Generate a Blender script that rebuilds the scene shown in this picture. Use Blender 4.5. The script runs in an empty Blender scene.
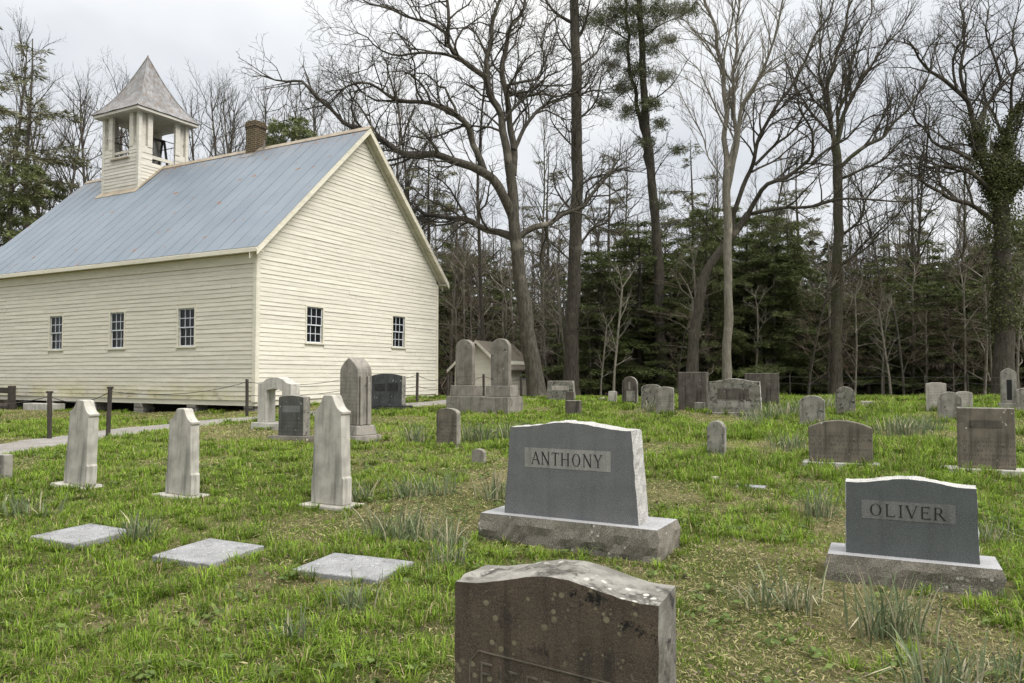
import bpy, bmesh, math, random
import numpy as np
R = math.radians
sc = bpy.context.scene
COL = sc.collection

# ------------------------------------------------------------------ camera model
F, PITCH, CZ = 768.0, .0437, 1.6
cam = bpy.data.cameras.new('camera'); co = bpy.data.objects.new('camera', cam); COL.objects.link(co)
co.location = (0, 0, CZ); co.rotation_euler = (math.pi/2 + PITCH, 0, 0)
cam.sensor_width = 36; cam.lens = F/1024*36; cam.clip_end = 3000; cam.clip_start = .05
sc.camera = co

def P(px, py, d):
    """world point seen at a photo pixel, at depth d (metres along +y)"""
    X, Z = (px-512)/F, -(py-341.5)/F
    c, s = math.cos(PITCH), math.sin(PITCH)
    vx, vy, vz = X, c-s*Z, s+c*Z
    return np.array([vx/vy*d, d, CZ+vz/vy*d])

# ------------------------------------------------------------------ terrain
KD = [-50,0,3,6,9.7,13.4,17,20,22,25,28,33,45,60,90,130,180,300,900]
KH = [0,0,.02,.12,.28,.42,.50,.61,.70,.79,.76,.60,.40,.40,2.5,9.,15.,20.,22.]
def sm(a, b, v):
    t = np.clip((v-a)/(b-a), 0, 1); return t*t*(3-2*t)
def gh(x, y):
    x = np.asarray(x, float); y = np.asarray(y, float)
    h = (np.interp(y-.9, KD, KH)+np.interp(y, KD, KH)*2+np.interp(y+.9, KD, KH))/4
    h = h-.10*sm(-5, -9, x)*sm(9, 13, y)*sm(24, 19, y)
    h = h-.26*sm(-6.5, -13, x)*sm(17, 22, y)*sm(60, 45, y)
    h = h-.12*sm(-4.5, -7.5, x)*sm(18.5, 21.5, y)*sm(60, 45, y)
    h = h+.014*np.sin(x*1.9+.7*y+.4)*np.sin(y*1.3-.5*x)+.01*np.sin(3.1*x-1.7*y)
    return h
def G(x, y): return float(gh(x, y))

def _h(i, j, s):
    n = (i*374761393+j*668265263+s*974634781) & 0x7fffffff
    n = ((n ^ (n >> 13))*1274126177) & 0x7fffffff
    return ((n ^ (n >> 16)) & 0xffff)/65535.
def vnoise(x, y, s=0):
    i = np.floor(x).astype(np.int64); j = np.floor(y).astype(np.int64)
    u = x-i; v = y-j; u = u*u*(3-2*u); v = v*v*(3-2*v)
    return (_h(i,j,s)*(1-u)+_h(i+1,j,s)*u)*(1-v)+(_h(i,j+1,s)*(1-u)+_h(i+1,j+1,s)*u)*v
def fbm(x, y, s=0, o=3):
    r = 0; a = .5
    for k in range(o): r = r+a*vnoise(x*2**k, y*2**k, s+k); a *= .5
    return r/(1-.5**o)

# ------------------------------------------------------------------ mesh helpers
def npmesh(name, V, faces, mats=(), midx=None, col=None, smooth=False):
    V = np.asarray(V, np.float32); me = bpy.data.meshes.new(name)
    me.vertices.add(len(V)); me.vertices.foreach_set('co', V.ravel())
    faces = [np.asarray(f, np.int32) for f in faces if len(f)]
    loops = np.concatenate([f.ravel() for f in faces])
    tot = np.concatenate([np.full(len(f), f.shape[1], np.int32) for f in faces])
    st = np.concatenate([[0], np.cumsum(tot)[:-1]]).astype(np.int32)
    me.loops.add(len(loops)); me.loops.foreach_set('vertex_index', loops)
    me.polygons.add(len(tot)); me.polygons.foreach_set('loop_start', st); me.polygons.foreach_set('loop_total', tot)
    if midx is not None: me.polygons.foreach_set('material_index', np.asarray(midx, np.int32))
    if smooth: me.polygons.foreach_set('use_smooth', np.ones(len(tot), bool))
    for m in mats: me.materials.append(m)
    if col is not None:
        a = me.color_attributes.new('Col', 'FLOAT_COLOR', 'POINT')
        a.data.foreach_set('color', np.concatenate([col, np.ones((len(col), 1))], 1).astype(np.float32).ravel())
    me.update(calc_edges=True); me.validate()
    return me

class MB:
    def __init__(s): s.v = []; s.f = []; s.m = []
    def add(s, vs, fs, m=0):
        b = len(s.v); s.v += [tuple(float(c) for c in v) for v in vs]
        s.f += [tuple(b+i for i in f) for f in fs]; s.m += [m]*len(fs); return s
    def box(s, x0, x1, y0, y1, z0, z1, m=0):
        return s.hexa([(x0,y0,z0),(x1,y0,z0),(x1,y1,z0),(x0,y1,z0),(x0,y0,z1),(x1,y0,z1),(x1,y1,z1),(x0,y1,z1)], m)
    def hexa(s, v, m=0):
        return s.add(v, [(3,2,1,0),(4,5,6,7),(0,1,5,4),(1,2,6,5),(2,3,7,6),(3,0,4,7)], m)
    def beam(s, a, b, w, h, m=0, up=(0,0,1)):
        a = np.array(a, float); b = np.array(b, float); t = (b-a)/np.linalg.norm(b-a)
        u = np.cross(t, up); u /= np.linalg.norm(u); n = np.cross(u, t)
        q = [-u*w/2-n*h/2, u*w/2-n*h/2, u*w/2+n*h/2, -u*w/2+n*h/2]
        v = [a+k for k in q]+[b+k for k in q]
        return s.add(v, [(3,2,1,0),(4,5,6,7),(0,1,5,4),(1,2,6,5),(2,3,7,6),(3,0,4,7)], m)
    def tube(s, pts, rad, k=8, m=0, cap=True):
        pts = np.array(pts, float); n = len(pts); rad = np.broadcast_to(rad, n)
        T = np.gradient(pts, axis=0); T /= np.linalg.norm(T, axis=1)[:, None]+1e-9
        ref = np.array([1,0,0.]) if abs(T[:,2].mean()) > .7 else np.array([0,0,1.])
        vs = []
        for i in range(n):
            u = np.cross(T[i], ref); u /= np.linalg.norm(u)+1e-9; w = np.cross(T[i], u)
            for j in range(k):
                a = 2*math.pi*j/k; vs.append(pts[i]+rad[i]*(math.cos(a)*u+math.sin(a)*w))
        fs = [(i*k+j, i*k+(j+1)%k, (i+1)*k+(j+1)%k, (i+1)*k+j) for i in range(n-1) for j in range(k)]
        if cap: fs += [tuple(range(k)), tuple(range((n-1)*k+k-1, (n-1)*k-1, -1))]
        return s.add(vs, fs, m)
    def build(s, name, mats, parent=None, bevel=0, smooth=False, loc=None):
        if not isinstance(mats, (list, tuple)): mats = [mats]
        me = bpy.data.meshes.new(name); me.from_pydata(s.v, [], s.f)
        me.polygons.foreach_set('material_index', s.m)
        for m in mats: me.materials.append(m)
        bm = bmesh.new(); bm.from_mesh(me); bmesh.ops.recalc_face_normals(bm, faces=bm.faces); bm.to_mesh(me); bm.free()
        if smooth: me.polygons.foreach_set('use_smooth', [True]*len(me.polygons))
        return link(name, me, parent, bevel, loc)
def link(name, me, parent=None, bevel=0, loc=None):
    o = bpy.data.objects.new(name, me); COL.objects.link(o)
    if parent: o.parent = parent
    if loc is not None: o.location = loc
    if bevel:
        b = o.modifiers.new('bevel', 'BEVEL'); b.width = bevel; b.segments = 2; b.limit_method = 'ANGLE'; b.angle_limit = R(38)
    return o
def tag(o, label=None, cat=None, group=None, kind=None):
    if label: o['label'] = label
    if cat: o['category'] = cat
    if group: o['group'] = group
    if kind: o['kind'] = kind
    return o
def empty(name, loc, rz=0, label=None, cat=None, group=None):
    o = bpy.data.objects.new(name, None); COL.objects.link(o); o.location = loc; o.rotation_euler = (0, 0, rz)
    o.empty_display_size = .1
    return tag(o, label, cat, group)
def copy_tree(o, parent=None):
    c = o.copy(); COL.objects.link(c)
    if parent: c.parent = parent
    for ch in list(o.children): copy_tree(ch, c)
    return c

# ------------------------------------------------------------------ materials
class NT:
    def __init__(s, name):
        s.m = bpy.data.materials.new(name); s.m.use_nodes = True; s.t = s.m.node_tree
        s.b = s.t.nodes['Principled BSDF']; s.co = None
    def n(s, t, **k):
        x = s.t.nodes.new(t)
        for a, b in k.items(): setattr(x, a, b)
        return x
    def l(s, a, b): s.t.links.new(a, b)
    def coord(s):
        if s.co is None: s.co = s.n('ShaderNodeTexCoord').outputs['Object']
        return s.co
    def scaled(s, v):
        m = s.n('ShaderNodeMapping'); m.inputs['Scale'].default_value = v; s.l(s.coord(), m.inputs['Vector']); return m.outputs[0]
    def noise(s, scale, detail=4, rough=.55, vec=None, dist=0):
        x = s.n('ShaderNodeTexNoise'); x.inputs['Scale'].default_value = scale; x.inputs['Detail'].default_value = detail
        x.inputs['Roughness'].default_value = rough; x.inputs['Distortion'].default_value = dist
        s.l(vec or s.coord(), x.inputs['Vector']); return x.outputs['Fac']
    def voro(s, scale, feat='F1', vec=None):
        x = s.n('ShaderNodeTexVoronoi', feature=feat); x.inputs['Scale'].default_value = scale
        s.l(vec or s.coord(), x.inputs['Vector']); return x
    def ramp(s, v, a, b, lo=0., hi=1.):
        x = s.n('ShaderNodeMapRange', interpolation_type='SMOOTHSTEP')
        for i, q in zip((1,2,3,4), (a,b,lo,hi)): x.inputs[i].default_value = q
        s.l(v, x.inputs[0]); return x.outputs[0]
    def math(s, op, a, b=None):
        x = s.n('ShaderNodeMath', operation=op)
        for i, q in enumerate((a, b)):
            if q is None: continue
            if isinstance(q, (int, float)): x.inputs[i].default_value = q
            else: s.l(q, x.inputs[i])
        return x.outputs[0]
    def mix(s, f, a, b, mode='MIX'):
        x = s.n('ShaderNodeMix', data_type='RGBA', blend_type=mode)
        for i, q in ((0, f), (6, a), (7, b)):
            if isinstance(q, (int, float)): x.inputs[i].default_value = q
            elif isinstance(q, tuple): x.inputs[i].default_value = (*q, 1)
            else: s.l(q, x.inputs[i])
        return x.outputs[2]
    def xyz(s, v=None):
        x = s.n('ShaderNodeSeparateXYZ'); s.l(v or s.coord(), x.inputs[0]); return x.outputs
    def normal_y(s):
        t = s.n('ShaderNodeTexCoord'); x = s.n('ShaderNodeSeparateXYZ'); s.l(t.outputs['Normal'], x.inputs[0]); return x.outputs
    def bump(s, h, strength=.3, dist=.01):
        x = s.n('ShaderNodeBump'); x.inputs['Strength'].default_value = strength; x.inputs['Distance'].default_value = dist
        s.l(h, x.inputs['Height']); s.l(x.outputs[0], s.b.inputs['Normal'])
    def done(s, color, rough=.8, spec=.3, metal=0):
        if isinstance(color, tuple): s.b.inputs['Base Color'].default_value = (*color, 1)
        else: s.l(color, s.b.inputs['Base Color'])
        if isinstance(rough, (int, float)): s.b.inputs['Roughness'].default_value = rough
        else: s.l(rough, s.b.inputs['Roughness'])
        s.b.inputs['Specular IOR Level'].default_value = spec; s.b.inputs['Metallic'].default_value = metal
        return s.m

def stone(name, c1, c2, speck=0, stain=0, staincol=(.035,.033,.03), lichen=0, lichcol=(.42,.41,.36), streak=0, inscribe=None, rough=.85, bump=.35, spec=.25, black=0):
    t = NT(name)
    c = t.mix(t.ramp(t.noise(5, 5), .3, .7), c1, c2)
    if speck:
        c = t.mix(t.math('MULTIPLY', t.ramp(t.noise(75, 3, .7), .55, .66), speck*.6), c, tuple(min(1, q*1.9) for q in c1))
        c = t.mix(t.math('MULTIPLY', t.ramp(t.noise(170, 2, .6), .48, .62), speck), c, tuple(min(1, q*2.2) for q in c1))
        c = t.mix(t.math('MULTIPLY', t.ramp(t.noise(120, 2, .6), .56, .66), speck), c, tuple(q*.35 for q in c2))
    if streak:
        sv = t.scaled((9, 9, .8)); c = t.mix(t.math('MULTIPLY', t.ramp(t.noise(1.6, 5, .6, sv), .45, .72), streak), c, tuple(q*.42 for q in c2))
    if stain:
        c = t.mix(t.ramp(t.noise(7, 6, .7, dist=.4), .66-.22*stain, .74-.14*stain), c, staincol)
    if lichen:
        v = t.voro(19); 
        k = t.math('MULTIPLY', t.ramp(v.outputs['Distance'], .27, .2), t.ramp(t.noise(3.2, 3), .62-.28*lichen, .68-.2*lichen))
        c = t.mix(k, c, lichcol)
        c = t.mix(t.math('MULTIPLY', t.ramp(t.noise(26, 5, .65), .58, .7), .65*lichen), c, lichcol)
    if black:
        for (qx, qz, qr) in ((.15, .755, .15), (.34, .66, .14), (-.02, .52, .12)):   # colonies of black lichen under the top edge
            dv = t.n('ShaderNodeVectorMath', operation='DISTANCE'); mp = t.n('ShaderNodeMapping'); mp.inputs['Scale'].default_value = (.55, 0, 1.3); t.l(t.coord(), mp.inputs['Vector']); t.l(mp.outputs[0], dv.inputs[0]); dv.inputs[1].default_value = (qx*.55, 0, qz*1.3)
            sp_n = t.math('ADD', t.math('ADD', t.math('MULTIPLY', t.noise(55, 5, .8), .6), t.math('MULTIPLY', t.noise(14, 3, .6), .4)), t.ramp(dv.outputs['Value'], 0, qr, .06, -.16))
            c = t.mix(t.math('MULTIPLY', t.ramp(sp_n, .53, .58), black if qz > .55 else .55), c, (.008,.008,.008))
        v = t.voro(31); c = t.mix(t.math('MULTIPLY', t.math('MULTIPLY', t.ramp(v.outputs['Distance'], .22, .15), t.ramp(t.noise(5, 3), .52, .60)), .7), c, lichcol)
    h = t.noise(60, 6, .65)
    if inscribe:
        x, y, z = t.xyz(); rows, z0, z1 = inscribe
        rz = t.math('MULTIPLY', z, rows); fr = t.math('FRACT', rz)
        cb = t.n('ShaderNodeCombineXYZ'); t.l(t.math('MULTIPLY', x, 62), cb.inputs[0]); t.l(t.math('FLOOR', rz), cb.inputs[1])
        nz = t.noise(1., 1, .5, cb.outputs[0])
        k = t.math('MULTIPLY', t.math('MULTIPLY', t.ramp(fr, .28, .34), t.ramp(fr, .80, .74)), t.ramp(nz, .50, .56))
        k = t.math('MULTIPLY', k, t.math('MULTIPLY', t.ramp(z, z0, z0+.01), t.ramp(z, z1, z1-.01)))
        k = t.math('MULTIPLY', k, t.ramp(t.normal_y()[1], -.7, -.9))
        c = t.mix(t.math('MULTIPLY', k, .55), c, tuple(q*.4 for q in c2))
        h = t.math('SUBTRACT', h, t.math('MULTIPLY', k, 1.2))
    t.bump(h, bump, .006)
    return t.done(c, rough, spec)

M = {}
M['white_marble'] = stone('white_marble', (.45,.43,.38), (.29,.277,.245), streak=.7, stain=.12, staincol=(.16,.155,.14), lichen=.15)
M['grey_granite'] = stone('grey_granite', (.125,.127,.128), (.098,.100,.101), speck=.6, stain=0, streak=.12, rough=.55, bump=.08)
M['blue_granite'] = stone('blue_granite', (.086,.094,.094), (.068,.075,.075), speck=.5, streak=.12, rough=.5, bump=.08)
M['dark_slate'] = stone('dark_slate', (.06,.064,.064), (.038,.04,.04), streak=.6, stain=.3, lichen=.3)
M['rough_granite'] = stone('rough_granite', (.35,.342,.325), (.24,.233,.22), speck=.6, stain=.1, staincol=(.13,.12,.1), bump=.9)
M['rough_dark'] = stone('rough_dark', (.165,.15,.125), (.095,.087,.07), speck=.6, stain=.45, staincol=(.06,.06,.04), lichen=.2, bump=1.)
M['base_top'] = stone('base_top', (.29,.29,.295), (.225,.225,.23), speck=.4, bump=.2)
M['brown_lichen'] = stone('brown_lichen', (.088,.066,.048), (.046,.038,.031), speck=.35, stain=.35, staincol=(.018,.018,.018), lichen=.6, lichcol=(.17,.15,.10), streak=.6, bump=.8, black=.95)
M['side_lichen'] = stone('side_lichen', (.20,.19,.165), (.11,.10,.085), stain=.7, staincol=(.035,.033,.03), lichen=.5, streak=.3, bump=.8)
M['pale_top'] = stone('pale_top', (.27,.258,.23), (.13,.123,.105), stain=.75, staincol=(.05,.047,.04), lichen=.6, lichcol=(.42,.41,.37), streak=.2, bump=.9)
M['flat_slab'] = stone('flat_slab', (.225,.226,.23), (.14,.14,.142), speck=.6, streak=.1, stain=.45, staincol=(.14,.14,.14), lichen=.4, lichcol=(.36,.36,.35), bump=.4)
M['grey_tablet'] = stone('grey_tablet', (.27,.25,.22), (.18,.165,.14), streak=.7, stain=.15, lichen=.1, inscribe=(15, .45, 1.2))
M['grey_tablet_short'] = stone('grey_tablet_short', (.27,.25,.215), (.16,.15,.125), streak=.7, stain=.35, lichen=.25, inscribe=(15, .2, .55))
M['twin_stone'] = stone('twin_stone', (.215,.195,.168), (.138,.125,.106), streak=.45, stain=.35, lichen=.2, inscribe=(12, .25, 1.0))
M['twin_base'] = stone('twin_base', (.235,.216,.188), (.155,.142,.12), streak=.4, stain=.35, lichen=.15)
M['brown_stone'] = stone('brown_stone', (.168,.145,.115), (.10,.087,.07), streak=.6, stain=.3, lichen=.22, inscribe=(17, .12, .5))
M['dark_brown'] = stone('dark_brown', (.11,.095,.078), (.062,.055,.047), streak=.9, stain=.3, lichen=.15)
M['dark_inscribed'] = stone('dark_inscribed', (.088,.088,.08), (.055,.055,.05), speck=.3, streak=.4, stain=.2, lichen=.25, inscribe=(15, .12, .42))
M['mottled_grey'] = stone('mottled_grey', (.205,.195,.165), (.12,.113,.095), stain=.8, staincol=(.045,.043,.037), lichen=.45)
M['pale_stone'] = stone('pale_stone', (.40,.375,.33), (.29,.27,.235), streak=.5, stain=.1, inscribe=(14, .3, .62))
M['weathered'] = stone('weathered', (.28,.265,.23), (.17,.16,.14), stain=.5, streak=.6, lichen=.3)
M['concrete'] = stone('concrete', (.50,.48,.43), (.36,.345,.31), streak=.5, stain=.12)
M['panel'] = stone('panel', (.26,.255,.24), (.20,.195,.185), speck=.25, streak=.5, stain=.15, staincol=(.11,.10,.085), bump=.2)
M['panel_dark'] = stone('panel_dark', (.15,.15,.147), (.115,.115,.112), speck=.25, streak=.4, bump=.2)
M['letter_black'] = NT('letter_black').done((.018,.018,.018), .9)
M['letter_pale'] = stone('letter_pale', (.15,.13,.10), (.075,.064,.052), stain=.6)
M['black_patch'] = stone('black_patch', (.016,.016,.016), (.03,.03,.029), stain=.2, staincol=(.1,.1,.095))

def painted(name, c1, c2, c3, green=0):
    t = NT(name)
    sv = t.scaled((1.2, 1.2, 9)); x, y, z = t.xyz()
    c = t.mix(t.ramp(t.noise(1.6, 5, .6, sv), .3, .7), c1, c2)
    c = t.mix(t.math('MULTIPLY', t.ramp(t.noise(3.3, 6, .7, t.scaled((1,1,4))), .56, .72), .7), c, c3)
    c = t.mix(t.math('MULTIPLY', t.ramp(t.noise(40, 4, .7, t.scaled((.5,.5,3))), .62, .7), .5), c, tuple(q*.5 for q in c3))
    wn = t.n('ShaderNodeTexWhiteNoise', noise_dimensions='2D'); cb = t.n('ShaderNodeCombineXYZ')
    kz = t.math('FLOOR', t.math('DIVIDE', t.math('ADD', z, .004), .132)); t.l(kz, cb.inputs[0])
    t.l(t.math('FLOOR', t.math('ADD', t.math('DIVIDE', t.math('ADD', x, y), 3.3), t.math('FRACT', t.math('MULTIPLY', kz, .37)))), cb.inputs[1]); t.l(cb.outputs[0], wn.inputs['Vector'])
    bt_ = t.n('ShaderNodeCombineXYZ'); tv = t.ramp(wn.outputs['Value'], 0, 1, .94, 1.03)
    for q in (0, 1, 2): t.l(tv, bt_.inputs[q])
    c = t.mix(1., c, bt_.outputs[0], 'MULTIPLY')
    c = t.mix(t.math('MULTIPLY', t.ramp(t.noise(1.4, 6, .75, t.scaled((1,1,2.5))), .60, .72), .35), c, tuple(q*.8 for q in c3))
    if green:
        k = t.math('MULTIPLY', t.ramp(z, .75, .05), t.ramp(t.noise(1.1, 4), .32, .62))
        c = t.mix(t.math('MULTIPLY', k, green), c, (.46,.42,.17))
        c = t.mix(t.math('MULTIPLY', t.math('MULTIPLY', t.ramp(z, .55, .0), t.ramp(t.noise(1.7, 5, .7, t.scaled((1,1,2))), .50, .66)), .6), c, (.20,.165,.095))
    t.bump(t.noise(30, 5, .7, t.scaled((1,1,6))), .25, .004)
    return t.done(c, .72, .25)
M['siding'] = painted('cream_siding', (.655,.625,.54), (.585,.555,.47), (.43,.405,.33))
M['siding_green'] = painted('cream_siding_algae', (.62,.59,.50), (.55,.52,.435), (.41,.385,.31), green=.5)
M['trim'] = painted('cream_trim', (.67,.635,.53), (.58,.55,.45), (.40,.37,.28))
M['belfry_paint'] = painted('belfry_paint', (.62,.59,.515), (.52,.495,.43), (.36,.34,.29))
M['shed_siding'] = painted('shed_siding', (.82,.79,.65), (.76,.73,.59), (.62,.59,.46))
M['sash'] = painted('sash_paint', (.58,.61,.64), (.50,.53,.56), (.40,.42,.44))

def roof_tin():
    t = NT('roof_tin'); x, y, z = t.xyz()
    c = t.mix(t.ramp(t.noise(.7, 5), .3, .7), (.128,.160,.197), (.156,.188,.224))
    # sheet-to-sheet difference: brick cells along the slope
    b = t.n('ShaderNodeTexBrick'); b.inputs['Scale'].default_value = 1; b.inputs['Brick Width'].default_value = 2.4; b.inputs['Row Height'].default_value = .62
    b.inputs['Mortar Size'].default_value = 0; b.inputs['Color1'].default_value = (.93,.93,.93,1); b.inputs['Color2'].default_value = (1.04,1.04,1.04,1); b.inputs['Mortar'].default_value = (.92,.92,.92,1)
    cb = t.n('ShaderNodeCombineXYZ'); t.l(z, cb.inputs[0]); t.l(x, cb.inputs[1]); t.l(cb.outputs[0], b.inputs['Vector'])
    c = t.mix(.8, c, b.outputs['Color'], 'MULTIPLY')
    c = t.mix(t.math('MULTIPLY', t.ramp(t.noise(2.2, 6, .7, t.scaled((3,1,.6))), .55, .75), .45), c, (.19,.21,.23))
    c = t.mix(t.math('MULTIPLY', t.ramp(t.noise(5, 5, .75), .66, .74), .7), c, (.33,.26,.22))
    c = t.mix(t.ramp(t.noise(1.9, 2, .4, t.scaled((1.6,1,2.6))), .70, .73), c, (.17,.095,.06))
    c = t.mix(t.math('MULTIPLY', t.math('MULTIPLY', t.ramp(z, 8.2, 9.2), t.ramp(t.noise(6, 5, .7), .48, .62)), .7), c, (.22,.15,.10))
    t.bump(t.noise(3, 3), .12, .02)
    return t.done(c, .5, .45)
M['roof_tin'] = roof_tin()
def rusty(name, c1, c2, rust, amt):
    t = NT(name)
    c = t.mix(t.ramp(t.noise(2, 5), .3, .7), c1, c2)
    c = t.mix(t.math('MULTIPLY', t.ramp(t.noise(3, 6, .7, t.scaled((3,3,.7))), .56-.1*amt, .7), .9), c, rust)
    c = t.mix(t.math('MULTIPLY', t.ramp(t.noise(5, 6, .7, t.scaled((3,3,.6))), .55, .72), .6), c, tuple(q*.45 for q in c2))
    t.bump(t.noise(20, 4), .2, .005)
    return t.done(c, .6, .4)
M['belfry_tin'] = rusty('belfry_tin', (.255,.262,.27), (.15,.155,.16), (.115,.072,.040), 1.7)
M['ridge_rust'] = rusty('ridge_rust', (.36,.31,.23), (.24,.2,.15), (.2,.13,.08), .7)
M['shed_roof'] = rusty('shed_roof', (.12,.097,.075), (.075,.064,.05), (.15,.14,.05), .7)
def brick():
    t = NT('chimney_brick'); b = t.n('ShaderNodeTexBrick'); b.inputs['Scale'].default_value = 1
    b.inputs['Brick Width'].default_value = .22; b.inputs['Row Height'].default_value = .08; b.inputs['Mortar Size'].default_value = .012
    b.inputs['Color1'].default_value = (.085,.058,.032,1); b.inputs['Color2'].default_value = (.052,.041,.027,1); b.inputs['Mortar'].default_value = (.21,.165,.10,1)
    x, y, z = t.xyz(); cb = t.n('ShaderNodeCombineXYZ'); t.l(t.math('ADD', x, y), cb.inputs[0]); t.l(z, cb.inputs[1]); t.l(cb.outputs[0], b.inputs['Vector'])
    c = t.mix(t.math('MULTIPLY', t.ramp(t.noise(4, 5), .5, .7), .7), b.outputs['Color'], (.05,.045,.035))
    t.bump(b.outputs['Fac'], -.6, .01); return t.done(c, .9)
M['brick'] = brick()
M['glass'] = NT('window_glass').done((.008,.009,.01), .08, .22)
M['dark_metal'] = NT('dark_metal').done((.022,.021,.02), .55, .4)
M['bell_metal'] = NT('bell_metal').done((.03,.028,.024), .5, .5)
def wood(name, c1, c2):
    t = NT(name); c = t.mix(t.ramp(t.noise(6, 6, .7, t.scaled((4,4,.7))), .3, .7), c1, c2); t.bump(t.noise(25, 5, .7, t.scaled((3,3,.5))), .4, .01); return t.done(c, .9)
M['dark_wood'] = wood('dark_wood', (.07,.06,.05), (.03,.026,.022))
M['post_wood'] = wood('post_wood', (.06,.05,.042), (.028,.024,.02))
M['crawl'] = NT('crawl_shade').done((.035,.03,.025), 1)
def bark(name, c1, c2, moss=0):
    t = NT(name); g = t.scaled((7, 7, 1.6))
    c = t.mix(t.ramp(t.noise(2.2, 6, .7, g), .32, .68), c1, c2)
    c = t.mix(t.ramp(t.noise(1.3, 4), .58, .72), c, tuple(min(1, q*1.55) for q in c2))
    if moss: c = t.mix(t.math('MULTIPLY', t.ramp(t.noise(.8, 4), .45, .6), moss), c, (.05,.062,.02))
    t.bump(t.noise(2.5, 6, .75, g), .9, .05); return t.done(c, .95, .15)
M['oak_bark'] = bark('oak_bark', (.042,.038,.030), (.104,.094,.075))
M['dark_bark'] = bark('dark_bark', (.040,.036,.029), (.092,.082,.065))
M['pale_bark'] = bark('pale_bark', (.125,.113,.090), (.215,.198,.160))
M['mossy_bark'] = bark('mossy_bark', (.056,.050,.038), (.110,.100,.076), moss=.5)
M['twig'] = NT('twig').done((.066,.059,.047), .95, .1)
M['twig_pale'] = NT('twig_pale').done((.175,.158,.128), .95, .1)
M['brush'] = NT('brush_twig').done((.135,.108,.08), .95, .1)
def leafmat(name, trans=.25):
    t = NT(name); a = t.n('ShaderNodeVertexColor', layer_name='Col')
    d = t.n('ShaderNodeBsdfTranslucent'); t.l(a.outputs[0], d.inputs[0]); t.l(a.outputs[0], t.b.inputs['Base Color'])
    t.b.inputs['Roughness'].default_value = .65; t.b.inputs['Specular IOR Level'].default_value = .2
    mx = t.n('ShaderNodeMixShader'); mx.inputs[0].default_value = trans
    t.l(t.b.outputs[0], mx.inputs[1]); t.l(d.outputs[0], mx.inputs[2]); t.l(mx.outputs[0], t.t.nodes['Material Output'].inputs[0]); return t.m
M['leaf'] = leafmat('leaf'); M['needle'] = leafmat('needle', .12); M['grass'] = leafmat('grass_blade', .3); M['dead_leaf'] = leafmat('dead_leaf', .1)

def ground_mat():
    t = NT('ground'); x, y, z = t.xyz()
    nb = t.noise(.5, 6, .65); nf = t.noise(7, 6, .7); nx = t.noise(45, 4, .7)
    g = t.mix(t.ramp(nf, .35, .65), (.055,.075,.018), (.10,.105,.035))
    g = t.mix(t.math('MULTIPLY', t.ramp(nb, .45, .62), .75), g, (.23,.19,.105))
    g = t.mix(t.math('MULTIPLY', t.ramp(nx, .4, .7), .6), g, (.04,.036,.018))
    w = t.mix(t.ramp(nf, .3, .7), (.065,.048,.034), (.11,.083,.058))
    w = t.mix(t.ramp(t.noise(18, 5, .7), .5, .68), w, (.15,.12,.085))
    edge = t.math('ADD', y, t.math('MULTIPLY', nb, 4))
    k = t.ramp(edge, 31.5, 34.5)
    far = t.ramp(y, 70, 110); w = t.mix(far, w, (.095,.082,.07))
    t.bump(t.noise(40, 5, .75), .8, .04)
    return t.done(t.mix(k, g, w), .95, .1)
M['ground'] = ground_mat()
def gravel():
    t = NT('gravel'); v = t.voro(38)
    c = t.mix(t.ramp(t.noise(2, 5), .3, .7), (.30,.285,.265), (.23,.215,.195))
    c = t.mix(.8, c, t.mix(t.ramp(t.noise(55, 3), .3, .7), (.5,.5,.5), (1.2,1.2,1.2)), 'MULTIPLY')
    c = t.mix(t.math('MULTIPLY', t.ramp(t.noise(3, 6, .7), .58, .68), .6), c, (.12,.105,.06))
    t.bump(v.outputs['Distance'], .7, .02); return t.done(c, .95, .15)
M['gravel'] = gravel()

# ------------------------------------------------------------------ ground sheet
def axis(lo, hi, near, step, far):
    a = np.arange(near[0], near[1]+step/2, step)
    n = np.geomspace(1, max(2, hi-near[1]+1), far)-1+near[1]; p = near[0]-(np.geomspace(1, max(2, near[0]-lo+1), far)-1)
    return np.unique(np.concatenate([p, a, n]).round(4))
gx = axis(-700, 700, (-24, 26), .3, 40); gy = axis(-40, 900, (-2, 40), .3, 46)
XX, YY = np.meshgrid(gx, gy); ZZ = gh(XX, YY)
hill = fbm(XX*.02+7, YY*.02, 5, 3)-.5
ZZ += hill*8*sm(90, 160, YY)
nx_, ny_ = len(gx), len(gy); idx = np.arange(nx_*ny_).reshape(ny_, nx_)
Fq = np.stack([idx[:-1,:-1], idx[:-1,1:], idx[1:,1:], idx[1:,:-1]], -1).reshape(-1, 4)
g_o = link('ground', npmesh('ground', np.stack([XX, YY, ZZ], -1).reshape(-1, 3), [Fq], [M['ground']], smooth=True)); tag(g_o, kind='structure')

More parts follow.
